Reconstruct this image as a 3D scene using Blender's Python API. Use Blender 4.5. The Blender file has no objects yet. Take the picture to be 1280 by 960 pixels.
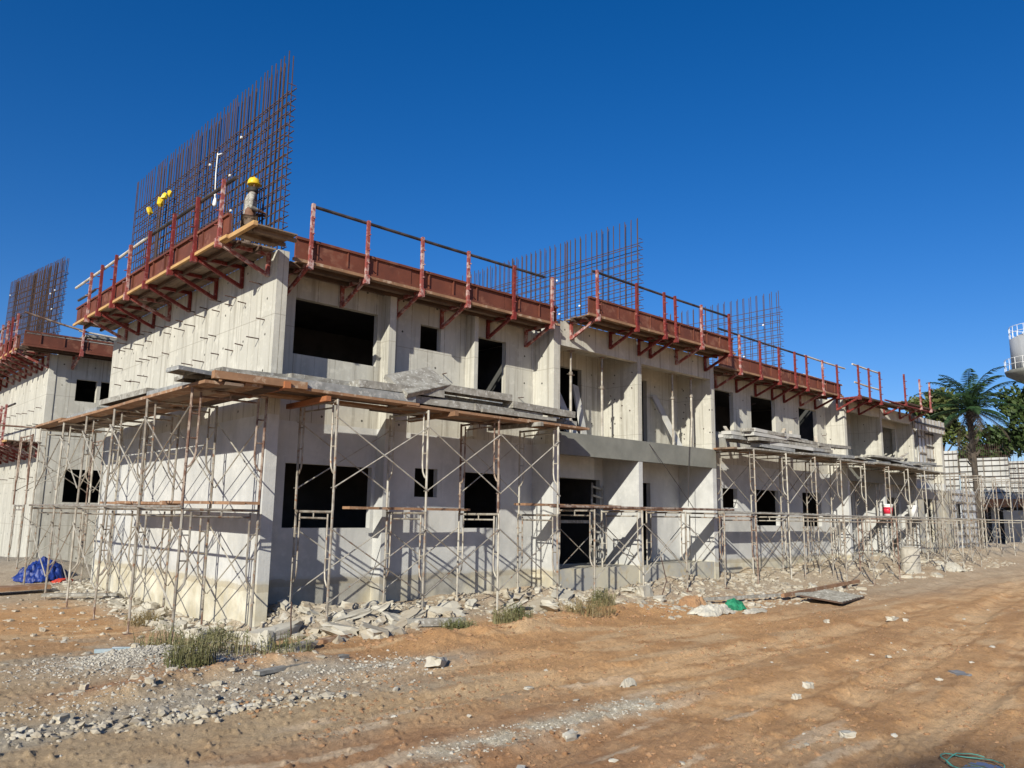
import bpy, bmesh, math, random
import numpy as np
from mathutils import Vector, Matrix
random.seed(7); rng = np.random.default_rng(7)
R = math.radians
SC = bpy.context.scene; COL = SC.collection
U = random.uniform

# ------------------------------------------------------------------ materials
class NT:
    def __init__(s, name, rough=.85, metal=0.0):
        s.m = bpy.data.materials.new(name); s.m.use_nodes = True
        s.t = s.m.node_tree; s.b = s.t.nodes['Principled BSDF']
        s.b.inputs['Roughness'].default_value = rough; s.b.inputs['Metallic'].default_value = metal
        s.b.inputs['Specular IOR Level'].default_value = .3
    def n(s, typ, **kw):
        nd = s.t.nodes.new(typ)
        for k, v in kw.items(): setattr(nd, k, v)
        return nd
    def l(s, a, b): s.t.links.new(a, b)
    def val(s, sock, v):
        if hasattr(v, 'is_output'): s.l(v, sock)
        else: sock.default_value = v
    def coord(s, kind='Object'): return s.n('ShaderNodeTexCoord').outputs[kind]
    def pos(s): return s.n('ShaderNodeNewGeometry').outputs['Position']
    def sep(s, v):
        o = s.n('ShaderNodeSeparateXYZ'); s.l(v, o.inputs[0]); return o.outputs
    def scale(s, v, sc):
        o = s.n('ShaderNodeMapping'); s.l(v, o.inputs['Vector']); o.inputs['Scale'].default_value = sc; return o.outputs[0]
    def noise(s, v, sc, det=4, rough=.6):
        o = s.n('ShaderNodeTexNoise'); s.l(v, o.inputs['Vector']); o.inputs['Scale'].default_value = sc
        o.inputs['Detail'].default_value = det; o.inputs['Roughness'].default_value = rough; return o.outputs['Fac']
    def math(s, op, a, b=0.0, c=0.0):
        o = s.n('ShaderNodeMath', operation=op)
        for i, v in enumerate((a, b, c)): s.val(o.inputs[i], v)
        return o.outputs[0]
    def ramp(s, f, pts):
        o = s.n('ShaderNodeValToRGB'); s.l(f, o.inputs[0]); e = o.color_ramp.elements
        while len(e) < len(pts): e.new(.5)
        for x, (p, c) in zip(e, pts):
            x.position = p; x.color = (c, c, c, 1) if isinstance(c, (int, float)) else tuple(c) + (1,)
        return o.outputs[0]
    def mix(s, f, a, b, blend='MIX'):
        o = s.n('ShaderNodeMix', data_type='RGBA', blend_type=blend)
        s.val(o.inputs[0], f); 
        for i, v in ((6, a), (7, b)):
            if hasattr(v, 'is_output'): s.l(v, o.inputs[i])
            else: o.inputs[i].default_value = tuple(v) + (1,)
        return o.outputs[2]
    def base(s, c):
        if hasattr(c, 'is_output'): s.l(c, s.b.inputs['Base Color'])
        else: s.b.inputs['Base Color'].default_value = tuple(c) + (1,)
    def bump(s, h, st=.3, dist=.01):
        o = s.n('ShaderNodeBump'); s.l(h, o.inputs['Height']); o.inputs['Strength'].default_value = st
        o.inputs['Distance'].default_value = dist; s.l(o.outputs[0], s.b.inputs['Normal'])

def worn(name, c1, c2, sc=6, lo=.45, hi=.6, rough=.7, metal=0., stretch=(1, 1, 1), c3=None, bump=0.2):
    """two or three tones in blotches, offset by the world position so no two copies match"""
    s = NT(name, rough, metal); p = s.scale(s.pos(), stretch)
    col = s.mix(s.ramp(s.noise(p, sc), [(lo, 0), (hi, 1)]), c1, c2)
    if c3: col = s.mix(s.ramp(s.noise(p, sc * 2.7, 5), [(.55, 0), (.66, 1)]), col, c3)
    col = s.mix(s.ramp(s.noise(p, sc * 9, 2), [(.3, .75), (.7, 1.1)]), (0, 0, 0), col) if 0 else col
    s.base(col)
    if bump: s.bump(s.noise(p, sc * 6), bump, .004)
    return s.m

def facade(name, plaster=True, top=3.28):
    s = NT(name, .9); p = s.pos(); x, y, z = s.sep(p)
    d = s.math('ADD', x, y)
    raw = s.mix(s.ramp(s.noise(s.scale(p, (1, 1, .25)), 1.6, 6), [(.3, 0), (.7, 1)]), (.375, .358, .312), (.50, .48, .418))
    raw = s.mix(s.ramp(s.noise(s.scale(p, (5, 5, .35)), 1.5, 5), [(.5, 0), (.75, .55)]), raw, (.36, .34, .28))
    fr = s.math('FRACT', s.math('DIVIDE', d, .42))
    wob = s.noise(p, .9, 3)
    line = s.math('MULTIPLY', s.math('LESS_THAN', fr, .035), s.ramp(wob, [(.38, .25), (.55, .85)]))
    raw = s.mix(line, raw, (.19, .17, .135))
    rw = s.ramp(s.noise(p, 4.5, 6, .7), [(.52, 0), (.68, .55)]); raw = s.mix(rw, raw, (.58, .56, .49))
    hu = s.math('SUBTRACT', s.math('FRACT', s.math('DIVIDE', d, .84)), .25); hz = s.math('SUBTRACT', s.math('FRACT', s.math('DIVIDE', z, .62)), .5)
    hr = s.math('ADD', s.math('POWER', s.math('MULTIPLY', hu, .84), 2), s.math('POWER', s.math('MULTIPLY', hz, .62), 2))
    hole = s.math('MULTIPLY', s.math('LESS_THAN', hr, .0005), s.ramp(s.noise(p, .7, 2), [(.44, 0), (.46, 1)])); raw = s.mix(hole, raw, (.07, .065, .055))
    zl = s.math('LESS_THAN', s.math('FRACT', s.math('DIVIDE', s.math('ADD', z, s.math('MULTIPLY', wob, .02)), 1.24)), .012); raw = s.mix(s.math('MULTIPLY', zl, .55), raw, (.22, .2, .16))
    st = s.ramp(s.noise(s.scale(p, (7, 7, .3)), 1, 4), [(.54, 0), (.68, .75)])
    raw = s.mix(st, raw, (.26, .24, .2))
    if plaster:
        pl = s.mix(s.ramp(s.noise(p, 1.1, 5), [(.35, 0), (.65, 1)]), (.395, .392, .375), (.505, .50, .48))
        pl = s.mix(s.ramp(s.noise(s.scale(p, (1, 1, .4)), 2.6, 4), [(.5, 0), (.72, .6)]), pl, (.33, .33, .325))
        pl = s.mix(s.ramp(s.noise(p, 3.4, 6, .7), [(.52, 0), (.70, .6)]), pl, (.575, .565, .535))
        pl = s.mix(s.ramp(s.noise(s.scale(p, (6, 6, .35)), 1.2, 4), [(.6, 0), (.74, .4)]), pl, (.32, .315, .30))
        zz = s.math('ADD', z, s.math('MULTIPLY', s.math('SUBTRACT', s.noise(p, 2.5, 5), .5), .16))
        lowc = s.mix(s.ramp(s.noise(p, 2.2, 6), [(.35, 0), (.65, 1)]), (.40, .355, .255), (.58, .54, .435))
        lowc = s.mix(s.ramp(s.noise(s.scale(p, (2, 2, .6)), 3, 4), [(.5, 0), (.7, .7)]), lowc, (.36, .35, .31))
        gl = s.mix(s.ramp(s.noise(p, 3.2, 6), [(.35, 0), (.65, 1)]), (.22, .21, .185), (.34, .325, .29))
        lowc = s.mix(s.math('MULTIPLY', s.math('GREATER_THAN', x, .12), s.ramp(s.math('ADD', s.noise(p, .8, 2), s.math('MULTIPLY', x, -.012)), [(.36, 0), (.48, .9)])), lowc, gl)
        c = s.mix(s.ramp(s.math('MULTIPLY_ADD', zz, 8, -4.0), [(.0, 0), (1, 1)]), lowc, pl)
        edge = s.math('MULTIPLY', s.math('GREATER_THAN', zz, .45), s.math('LESS_THAN', zz, .56))
        c = s.mix(s.math('MULTIPLY', edge, .45), c, (.30, .25, .17))
        c = s.mix(s.math('GREATER_THAN', s.math('ADD', z, s.math('MULTIPLY', s.math('SUBTRACT', wob, .5), .05)), top), c, raw)
    else: c = raw
    s.base(c)
    hb = s.math('ADD', s.noise(p, 14, 6), s.math('MULTIPLY', s.noise(p, 60, 3), .4))
    s.bump(s.math('ADD', hb, s.math('MULTIPLY', line, -.6)), .3, .012)
    return s.m

M = {}
M['wall'] = facade('plastered_and_raw_concrete'); M['raw'] = facade('raw_concrete', False)
M['beam'] = worn('cement_screed', (.155, .155, .135), (.20, .198, .172), 2.2, .35, .65, .9)
M['plinth'] = worn('stained_plinth_concrete', (.33, .32, .29), (.47, .43, .33), 1.4, .4, .6, .95, c3=(.40, .33, .21))
M['inner'] = worn('shade_dark_concrete', (.05, .05, .048), (.075, .073, .07), 1.5)  # near-black colour stands in for the shade inside the rooms
M['red'] = worn('worn_red_paint', (.165, .022, .018), (.12, .02, .017), 5, c3=(.26, .10, .085), rough=.6)
M['redpale'] = worn('red_paint_with_cement_splash', (.24, .06, .05), (.42, .30, .27), 7, .48, .60, rough=.7, c3=(.15, .028, .024))
M['brown'] = worn('brown_form_panel', (.150, .047, .027), (.105, .034, .021), 1.3, .4, .6, .65, c3=(.19, .08, .05))
M['timber'] = worn('fresh_timber', (.50, .31, .12), (.38, .22, .10), 3, .35, .65, .8, stretch=(1, 1, 4))
M['timbrown'] = worn('weathered_brown_timber', (.30, .17, .095), (.19, .105, .06), 2.5, .35, .65, .85, c3=(.38, .28, .2))
M['timgrey'] = worn('cement_grey_timber', (.30, .285, .25), (.18, .165, .14), 6, .38, .62, .9, c3=(.42, .41, .375))
M['dark'] = worn('dark_plywood', (.10, .06, .042), (.06, .04, .03), 2, .4, .6, .9)
M['ply'] = worn('soffit_plywood', (.17, .115, .08), (.25, .19, .14), 1.2, .4, .6, .85, c3=(.09, .06, .045))
M['galv'] = worn('cement_spattered_tube', (.36, .33, .28), (.21, .18, .145), 5, .4, .62, .55, .35, c3=(.24, .13, .075))
M['tubepale'] = worn('pale_dusty_tube', (.45, .42, .36), (.30, .265, .215), 5, .4, .62, .6, .25)
M['rust'] = worn('rusted_tube', (.15, .085, .06), (.34, .27, .215), 6, .42, .58, .75, .2, c3=(.11, .06, .045))
M['rebar'] = worn('rebar_rust', (.105, .062, .046), (.078, .052, .044), 4, .4, .6, .8, .25)
M['rail'] = worn('dark_pipe', (.05, .045, .042), (.11, .09, .08), 3, .45, .6, .5, .4)
M['railpale'] = worn('pale_pipe', (.58, .54, .47), (.40, .34, .27), 3, .4, .6, .6)
M['alum'] = worn('aluminium_formwork', (.30, .30, .29), (.21, .21, .20), 5, .38, .6, .65, .1, c3=(.42, .41, .38))
M['alumwhite'] = worn('pale_form_panel', (.50, .49, .46), (.38, .37, .34), 1.2, .4, .62, .7)
M['alumform'] = worn('bright_aluminium_form', (.56, .57, .58), (.42, .43, .43), 2, .4, .6, .45, .2)
M['orange'] = worn('orange_box_timber', (.32, .12, .05), (.22, .085, .04), 3)
M['white'] = worn('white_plastic', (.8, .8, .78), (.68, .67, .63), 4, rough=.5)
M['yellow'] = worn('yellow_plastic', (.78, .55, .03), (.62, .42, .03), 5, rough=.4)
M['redplastic'] = worn('red_bucket_label', (.60, .03, .06), (.5, .03, .05), 5, rough=.4)
M['blue'] = worn('blue_tarpaulin', (.009, .028, .17), (.006, .018, .11), 5, rough=.45, c3=(.02, .055, .24))
M['green'] = worn('green_netting', (.02, .20, .10), (.012, .12, .06), 9)
M['teal'] = worn('teal_strap', (.05, .20, .17), (.04, .13, .12), 9)
M['rubble'] = worn('broken_concrete', (.41, .365, .285), (.30, .25, .185), 2, .35, .65, .95, c3=(.47, .44, .375), bump=.6)
M['rubpale'] = worn('pale_broken_concrete', (.47, .44, .37), (.36, .325, .26), 2, .35, .65, .95, bump=.6)
M['gravel'] = worn('grey_gravel', (.33, .305, .26), (.43, .395, .33), 1.5, .35, .65, .95)
M['clod'] = worn('clay_clods', (.34, .20, .105), (.25, .14, .072), 1.2, .35, .65, .98)
M['slate'] = worn('grey_slab', (.20, .195, .19), (.27, .26, .25), 4)
M['tank'] = worn('tank_paint', (.40, .41, .42), (.32, .325, .33), 1.0, stretch=(1, 1, .2), rough=.5, bump=0)
M['bark'] = worn('bark', (.075, .058, .042), (.04, .032, .025), 3)
M['skin'] = worn('skin', (.17, .09, .055), (.14, .07, .045), 9)
M['cloth'] = worn('pale_work_shirt', (.40, .38, .33), (.20, .18, .15), 22, .4, .55, c3=(.5, .47, .42))
M['trouser'] = worn('brown_trousers', (.16, .11, .075), (.1, .07, .05), 14)
M['hair'] = worn('black_cloth', (.02, .018, .016), (.04, .035, .03), 20)

def leafmat(name, a, b):
    s = NT(name, .6); p = s.pos()
    s.base(s.mix(s.ramp(s.noise(p, 2.0, 5), [(.35, 0), (.65, 1)]), a, b)); return s.m
M['leaf'] = leafmat('dark_leaf', (.022, .045, .012), (.06, .085, .022))
M['leaf2'] = leafmat('olive_leaf', (.05, .075, .018), (.10, .105, .03))
M['frond'] = leafmat('palm_frond', (.014, .04, .014), (.034, .07, .022))
M['grass'] = leafmat('weed_blade', (.075, .085, .028), (.20, .17, .085))
M['drygrass'] = leafmat('dry_weed', (.22, .155, .075), (.15, .125, .055))

# ------------------------------------------------------------------ mesh builder
class B:
    def __init__(s): s.v = []; s.f = []
    def add(s, vs, fs):
        o = len(s.v); s.v += [tuple(p) for p in vs]; s.f += [tuple(i + o for i in f) for f in fs]; return s
    def box(s, x0, x1, y0, y1, z0, z1):
        return s.add([(x0, y0, z0), (x1, y0, z0), (x1, y1, z0), (x0, y1, z0), (x0, y0, z1), (x1, y0, z1), (x1, y1, z1), (x0, y1, z1)],
                     [(3, 2, 1, 0), (4, 5, 6, 7), (0, 1, 5, 4), (1, 2, 6, 5), (2, 3, 7, 6), (3, 0, 4, 7)])
    def bar(s, p, q, w, h, up=(0, 0, 1)):
        p, q = Vector(p), Vector(q); d = (q - p).normalized(); up = Vector(up)
        if abs(d.dot(up)) > .98: up = Vector((0, 1, 0))
        r = d.cross(up).normalized() * w / 2; u = r.cross(d).normalized() * h / 2
        vs = [a + i * r + j * u for a in (p, q) for i, j in ((-1, -1), (1, -1), (1, 1), (-1, 1))]
        return s.add(vs, [(3, 2, 1, 0), (4, 5, 6, 7), (0, 1, 5, 4), (1, 2, 6, 5), (2, 3, 7, 6), (3, 0, 4, 7)])
    def tube(s, pts, r, n=6, cap=True):
        pts = [Vector(p) for p in pts]; k = len(pts); rs = r if isinstance(r, (list, tuple)) else [r] * k
        vs = []; ref = None
        for i, p in enumerate(pts):
            d = (pts[min(i + 1, k - 1)] - pts[max(i - 1, 0)]).normalized()
            if ref is None: ref = d.orthogonal().normalized()
            a = (ref - d * ref.dot(d))
            a = a.normalized() if a.length > 1e-6 else d.orthogonal().normalized(); ref = a; b = d.cross(a)
            vs += [p + rs[i] * (math.cos(t) * a + math.sin(t) * b) for t in (2 * math.pi * j / n for j in range(n))]
        fs = [(i * n + j, i * n + (j + 1) % n, (i + 1) * n + (j + 1) % n, (i + 1) * n + j) for i in range(k - 1) for j in range(n)]
        if cap: fs += [tuple(range(n - 1, -1, -1)), tuple((k - 1) * n + j for j in range(n))]
        return s.add(vs, fs)
    def lathe(s, prof, n=24, c=(0, 0, 0)):
        vs = [(c[0] + r * math.cos(2 * math.pi * j / n), c[1] + r * math.sin(2 * math.pi * j / n), c[2] + z) for r, z in prof for j in range(n)]
        fs = [(i * n + j, i * n + (j + 1) % n, (i + 1) * n + (j + 1) % n, (i + 1) * n + j) for i in range(len(prof) - 1) for j in range(n)]
        fs += [tuple(range(n - 1, -1, -1)), tuple((len(prof) - 1) * n + j for j in range(n))]
        return s.add(vs, fs)
    def wall(s, o, du, L, z0, z1, t, holes=()):
        """wall from o along unit dir du (length L), thickness t along its left normal, rectangular holes (u0,u1,z0,z1)"""
        o = Vector((o[0], o[1], 0)); du = Vector((du[0], du[1], 0)); nn = Vector((-du.y, du.x, 0)) * t
        us = sorted({0, L} | {min(max(h[i], 0), L) for h in holes for i in (0, 1)})
        zs = sorted({z0, z1} | {min(max(h[i], z0), z1) for h in holes for i in (2, 3)})
        nu, nz = len(us) - 1, len(zs) - 1
        def solid(i, j):
            if not (0 <= i < nu and 0 <= j < nz): return False
            u, z = (us[i] + us[i + 1]) / 2, (zs[j] + zs[j + 1]) / 2
            return not any(h[0] < u < h[1] and h[2] < z < h[3] for h in holes)
        P = lambda u, z, k: o + du * u + nn * k + Vector((0, 0, z))
        q = lambda a, b, c, d: s.add([a, b, c, d], [(0, 1, 2, 3)])
        for i in range(nu):
            for j in range(nz):
                if not solid(i, j): continue
                a, b, c, d = us[i], us[i + 1], zs[j], zs[j + 1]
                q(P(a, c, 0), P(b, c, 0), P(b, d, 0), P(a, d, 0)); q(P(b, c, 1), P(a, c, 1), P(a, d, 1), P(b, d, 1))
                if not solid(i - 1, j): q(P(a, c, 1), P(a, c, 0), P(a, d, 0), P(a, d, 1))
                if not solid(i + 1, j): q(P(b, c, 0), P(b, c, 1), P(b, d, 1), P(b, d, 0))
                if not solid(i, j - 1): q(P(a, c, 1), P(b, c, 1), P(b, c, 0), P(a, c, 0))
                if not solid(i, j + 1): q(P(a, d, 0), P(b, d, 0), P(b, d, 1), P(a, d, 1))
        return s
    def mesh(s, name, mat, smooth=False):
        me = bpy.data.meshes.new(name); me.from_pydata(s.v, [], s.f); me.materials.append(mat)
        if smooth: me.polygons.foreach_set('use_smooth', [True] * len(me.polygons))
        me.update(); return me

def obj(name, me, parent=None, loc=(0, 0, 0), rot=(0, 0, 0), scale=(1, 1, 1)):
    o = bpy.data.objects.new(name, me); COL.objects.link(o); o.location = loc; o.rotation_euler = rot; o.scale = scale
    if parent: o.parent = parent
    return o
def part(name, b, mat, parent, smooth=False, label=None):
    o = obj(name, b.mesh(name, M[mat] if isinstance(mat, str) else mat, smooth), parent)
    if label: o['label'] = label
    return o
def tag(o, label, cat, group=None, kind=None):
    if label: o['label'] = label
    if cat: o['category'] = cat
    if group: o['group'] = group
    if kind: o['kind'] = kind
    return o
def thing(name, label, cat, loc=(0, 0, 0), rz=0, group=None):
    return tag(obj(name, None, None, loc, (0, 0, rz)), label, cat, group)
def solo(name, b, mat, label, cat, group=None, loc=(0, 0, 0), rot=(0, 0, 0), smooth=False):
    return tag(obj(name, b.mesh(name, M[mat] if isinstance(mat, str) else mat, smooth), None, loc, rot), label, cat, group)

# ------------------------------------------------------------------ numpy noise
def vnoise(x, y, seed=0):
    xi = np.floor(x).astype(np.int64); yi = np.floor(y).astype(np.int64); fx = x - xi; fy = y - yi
    def h(a, b):
        n = (a * 374761393 + b * 668265263 + seed * 1274126177) & 0xffffffff
        n = ((n ^ (n >> 13)) * 1274126177) & 0xffffffff
        return ((n ^ (n >> 16)) & 0xffff) / 65535.0
    u = fx * fx * (3 - 2 * fx); v = fy * fy * (3 - 2 * fy)
    return (h(xi, yi) * (1 - u) + h(xi + 1, yi) * u) * (1 - v) + (h(xi, yi + 1) * (1 - u) + h(xi + 1, yi + 1) * u) * v
def fbm(x, y, oct=4, seed=0, gain=.5):
    s = 0; a = 1; t = 0
    for k in range(oct): s = s + a * vnoise(x * 2 ** k + 17.3 * k, y * 2 ** k - 9.1 * k, seed + k); t += a; a *= gain
    return s / t
def sst(a, b, x):
    t = np.clip((x - a) / (b - a), 0, 1); return t * t * (3 - 2 * t)
CAM = np.array([-5.9, -12.05, 1.7])

# ------------------------------------------------------------------ ground height and colour
def ruts(x, y):
    """wheel tracks sweeping from the foreground to the far right; returns depth profile and tread mask"""
    yy = y + .3 * np.sin(x * .22) + .3 * (fbm(x * .35, y * .3, 2, 40) - .5) + .16 * (fbm(x * 1.7, y * 1.7, 3, 41) - .5)
    d = np.zeros_like(x); m = np.zeros_like(x); crumb = fbm(x * 6, y * 6, 3, 43)
    for c, sl, w, dep in ((-4.3, .03, .22, .035), (-5.7, .03, .24, .045), (-6.5, .10, .2, .03), (-7.75, .10, .26, .05), (-8.7, .16, .22, .035), (-9.7, .16, .24, .04)):
        e = (yy - (c + sl * (x + 2))) / w
        fade = sst(-4.5, -1.0, x) * (.6 + .4 * vnoise(x * .4, x * 0 + c, 9))
        d += (-.85 * dep * np.exp(-e ** 6) + .7 * dep * np.maximum(crumb - .35, 0) * 2.2 * np.exp(-((np.abs(e) - 1.4) / .3) ** 2)) * fade
        m = np.maximum(m, np.exp(-e ** 4) * fade)
    return d, m
def gz(x, y):
    x = np.asarray(x, float); y = np.asarray(y, float)
    z = np.full_like(x, -.10)
    z += -.10 * np.exp(-((x + 1.2) / 2.0) ** 2 - ((y - 1.5) / 2.8) ** 2)
    z += .62 * np.exp(-((x + 3.5) / 4) ** 2 - ((y - 15.5) / 4.2) ** 2) + .35 * np.exp(-((x + .3) / 1.6) ** 2 - ((y - 11.5) / 2.5) ** 2)
    z += .30 * sst(12, 26, x) * sst(-4, -1, y) + .15 * sst(16, 40, x)
    bank = sst(-1.9, -.1, y) * sst(1.6, .9, y) * sst(-.6, .6, x)              # rubble bank along the front
    n2 = fbm(x * 1.3, y * 1.3, 3, 3)
    z += bank * (.10 + .34 * n2) * (1 - .5 * np.exp(-((x - 3) / 1.2) ** 2))
    cr = np.exp(-((y + 2.55 + .35 * np.sin(x * .8)) / .55) ** 2) * sst(.2, 1.6, x) * sst(8.5, 6.5, x)   # clay ridge
    z += cr * (.04 + .22 * fbm(x * 2.4, y * 2.4, 3, 8))
    cr2 = np.exp(-((y + 3.3 + .2 * np.sin(x * 1.3)) / .4) ** 2) * sst(-3.8, -3, x) * sst(-.2, -1, x)
    z += cr2 * (.03 + .18 * fbm(x * 3, y * 3, 3, 11))
    z += .16 * np.exp(-((x + 2.25) / .8) ** 2 - ((y + 1.65) / .5) ** 2)         # grey gravel heap
    d, m = ruts(x, y); z += d
    z += .06 * (fbm(x * .45, y * .45, 3, 21) - .5) + .018 * (fbm(x * 2.2, y * 2.2, 4, 22) - .5)
    near = sst(30, 8, np.hypot(x - CAM[0], y - CAM[1]))
    cl = fbm(x * 9, y * 9, 3, 23)
    c2 = fbm(x * 22, y * 22, 2, 24)
    z += near * (.008 * (cl - .5) + .16 * np.maximum(cl - .68, 0) + .08 * np.maximum(c2 - .66, 0) + .006 * (c2 - .5))
    z += near * .007 * (fbm(x * 1.3 + y * .3, y * 5 - x * .6, 4, 26) - .5) * sst(-3.5, 0, x)
    z += near * m * .006 * np.sin(y * 38 - x * 3.8 + 2.5 * np.sin(x * .5))
    z -= .05 * np.exp(-((x - 1.0) / .38) ** 2 - ((y + 9.85) / .30) ** 2)         # puddle hollow
    return z
def gcol(x, y):
    n1 = fbm(x * .7, y * .7, 4, 31); n2 = fbm(x * 3.1, y * 3.1, 4, 32); n3 = fbm(x * 12, y * 12, 3, 33)
    L = lambda a, b, t: a + (b - a) * t[..., None]
    A = lambda *c: np.array(c, float)
    c = L(A(.50, .285, .132), A(.60, .37, .19), np.clip(n2 * 1.6 - .3, 0, 1))
    c = L(c, A(.37, .205, .095), .5 * sst(.55, .72, n1))
    c = L(c, A(.64, .46, .28), .75 * sst(.54, .70, fbm(x * .6 + 5, y * 2.8, 4, 34)))
    c = L(c, A(.38, .22, .108), .45 * sst(.56, .68, fbm(x * .7 - 3, y * 3.4, 4, 35)))
    d, m = ruts(x, y)
    c = L(c, A(.70, .47, .265), .9 * m * sst(.35, .6, n2))
    # greyer, stonier ground on the left and beside the buildings
    redb = sst(-5.6, -6.6, y + .8 * (n1 - .5)) * sst(1.5, -1.5, x + .5 * (n2 - .5))
    c = L(c, L(A(.34, .185, .098), A(.44, .265, .15), n2), .8 * redb)
    left = sst(1.5, -2.5, x + .55 * (y + 5) + 1.6 * (n1 - .5)) * sst(-6.7, -5.5, y + .9 * (n1 - .5) + .5 * (n2 - .5))
    c = L(c, L(A(.41, .315, .20), A(.50, .405, .28), n2), .8 * left)
    gr = sst(.47, .60, fbm(x * .55 + 2, y * 1.1, 4, 36)) * sst(1.2, -1.5, x + .3 * (y + 5)) * sst(-6.6, -5.6, y + .8 * (n1 - .5))
    c = L(c, L(A(.36, .32, .255), A(.47, .425, .345), n3), .7 * gr)
    gv = np.exp(-((x + 2.25) / 1.1) ** 2 - ((y + 1.7) / .7) ** 2)
    c = L(c, L(A(.33, .31, .275), A(.43, .405, .355), n3), np.clip(gv * 1.3, 0, 1))
    band = np.exp(-((y + 3.75 - .10 * x + .25 * np.sin(x * 1.1)) / .34) ** 2) * sst(1.8, .4, x)   # grey gravel track
    c = L(c, L(A(.35, .32, .27), A(.47, .43, .36), n3), .85 * band)
    redc = np.exp(-((y + 2.95 + .2 * np.sin(x * 1.3)) / .35) ** 2) * sst(-4.2, -3.2, x) * sst(.4, -.8, x)
    c = L(c, A(.38, .19, .10), .7 * redc)
    bank = sst(-2.0, -1.0, y + .5 * (n1 - .5)) * sst(-.6, .4, x)
    c = L(c, L(A(.33, .27, .20), A(.46, .42, .36), n2), .85 * bank)
    bank2 = sst(-1.6, -.7, x) * sst(3, 0, x) * sst(-1.4, -.6, y)
    c = L(c, L(A(.36, .32, .25), A(.50, .47, .41), n2), .8 * bank2)
    mud = sst(4.0, 7.0, y + 1.5 * (n1 - .5)) * sst(30, 20, y) * sst(2, -.5, x)
    c = L(c, L(A(.33, .285, .22), A(.45, .41, .34), n2), .8 * mud)
    crust = sst(.60, .68, fbm(x * .9 + 40, y * 4.2, 5, 52)) * sst(-4.9, -5.8, y) * sst(2.5, .5, x)
    c = L(c, A(.66, .53, .39), .75 * crust)
    mound = np.exp(-((x + 3.5) / 4) ** 2 - ((y - 15.5) / 4.2) ** 2)
    c = L(c, L(A(.25, .24, .225), A(.33, .31, .28), n3), np.clip(1.4 * mound, 0, 1))
    pale = np.exp(-((y + 6.95 - .02 * x + .25 * (n2 - .5)) / .22) ** 2) * sst(-2.4, -1.6, x) * sst(1.1, .6, x)
    c = L(c, L(A(.50, .44, .34), A(.62, .57, .47), n3), np.clip(pale * 1.25, 0, 1) * sst(.25, .5, n2))
    far = sst(6, 16, x) * sst(-5.5, -3.0, y + .5 * (n1 - .5))
    c = L(c, L(A(.36, .29, .21), A(.47, .41, .33), n2), .75 * far)
    pud = np.exp(-((x - .75) / .85) ** 2 - ((y + 9.7) / .5) ** 2)
    c = L(c, A(.17, .105, .06), np.clip(pud * 1.2, 0, 1))
    c = c * (.84 + .32 * n3)[..., None] * np.array([1.0, .96, .88])
    return c

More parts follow.
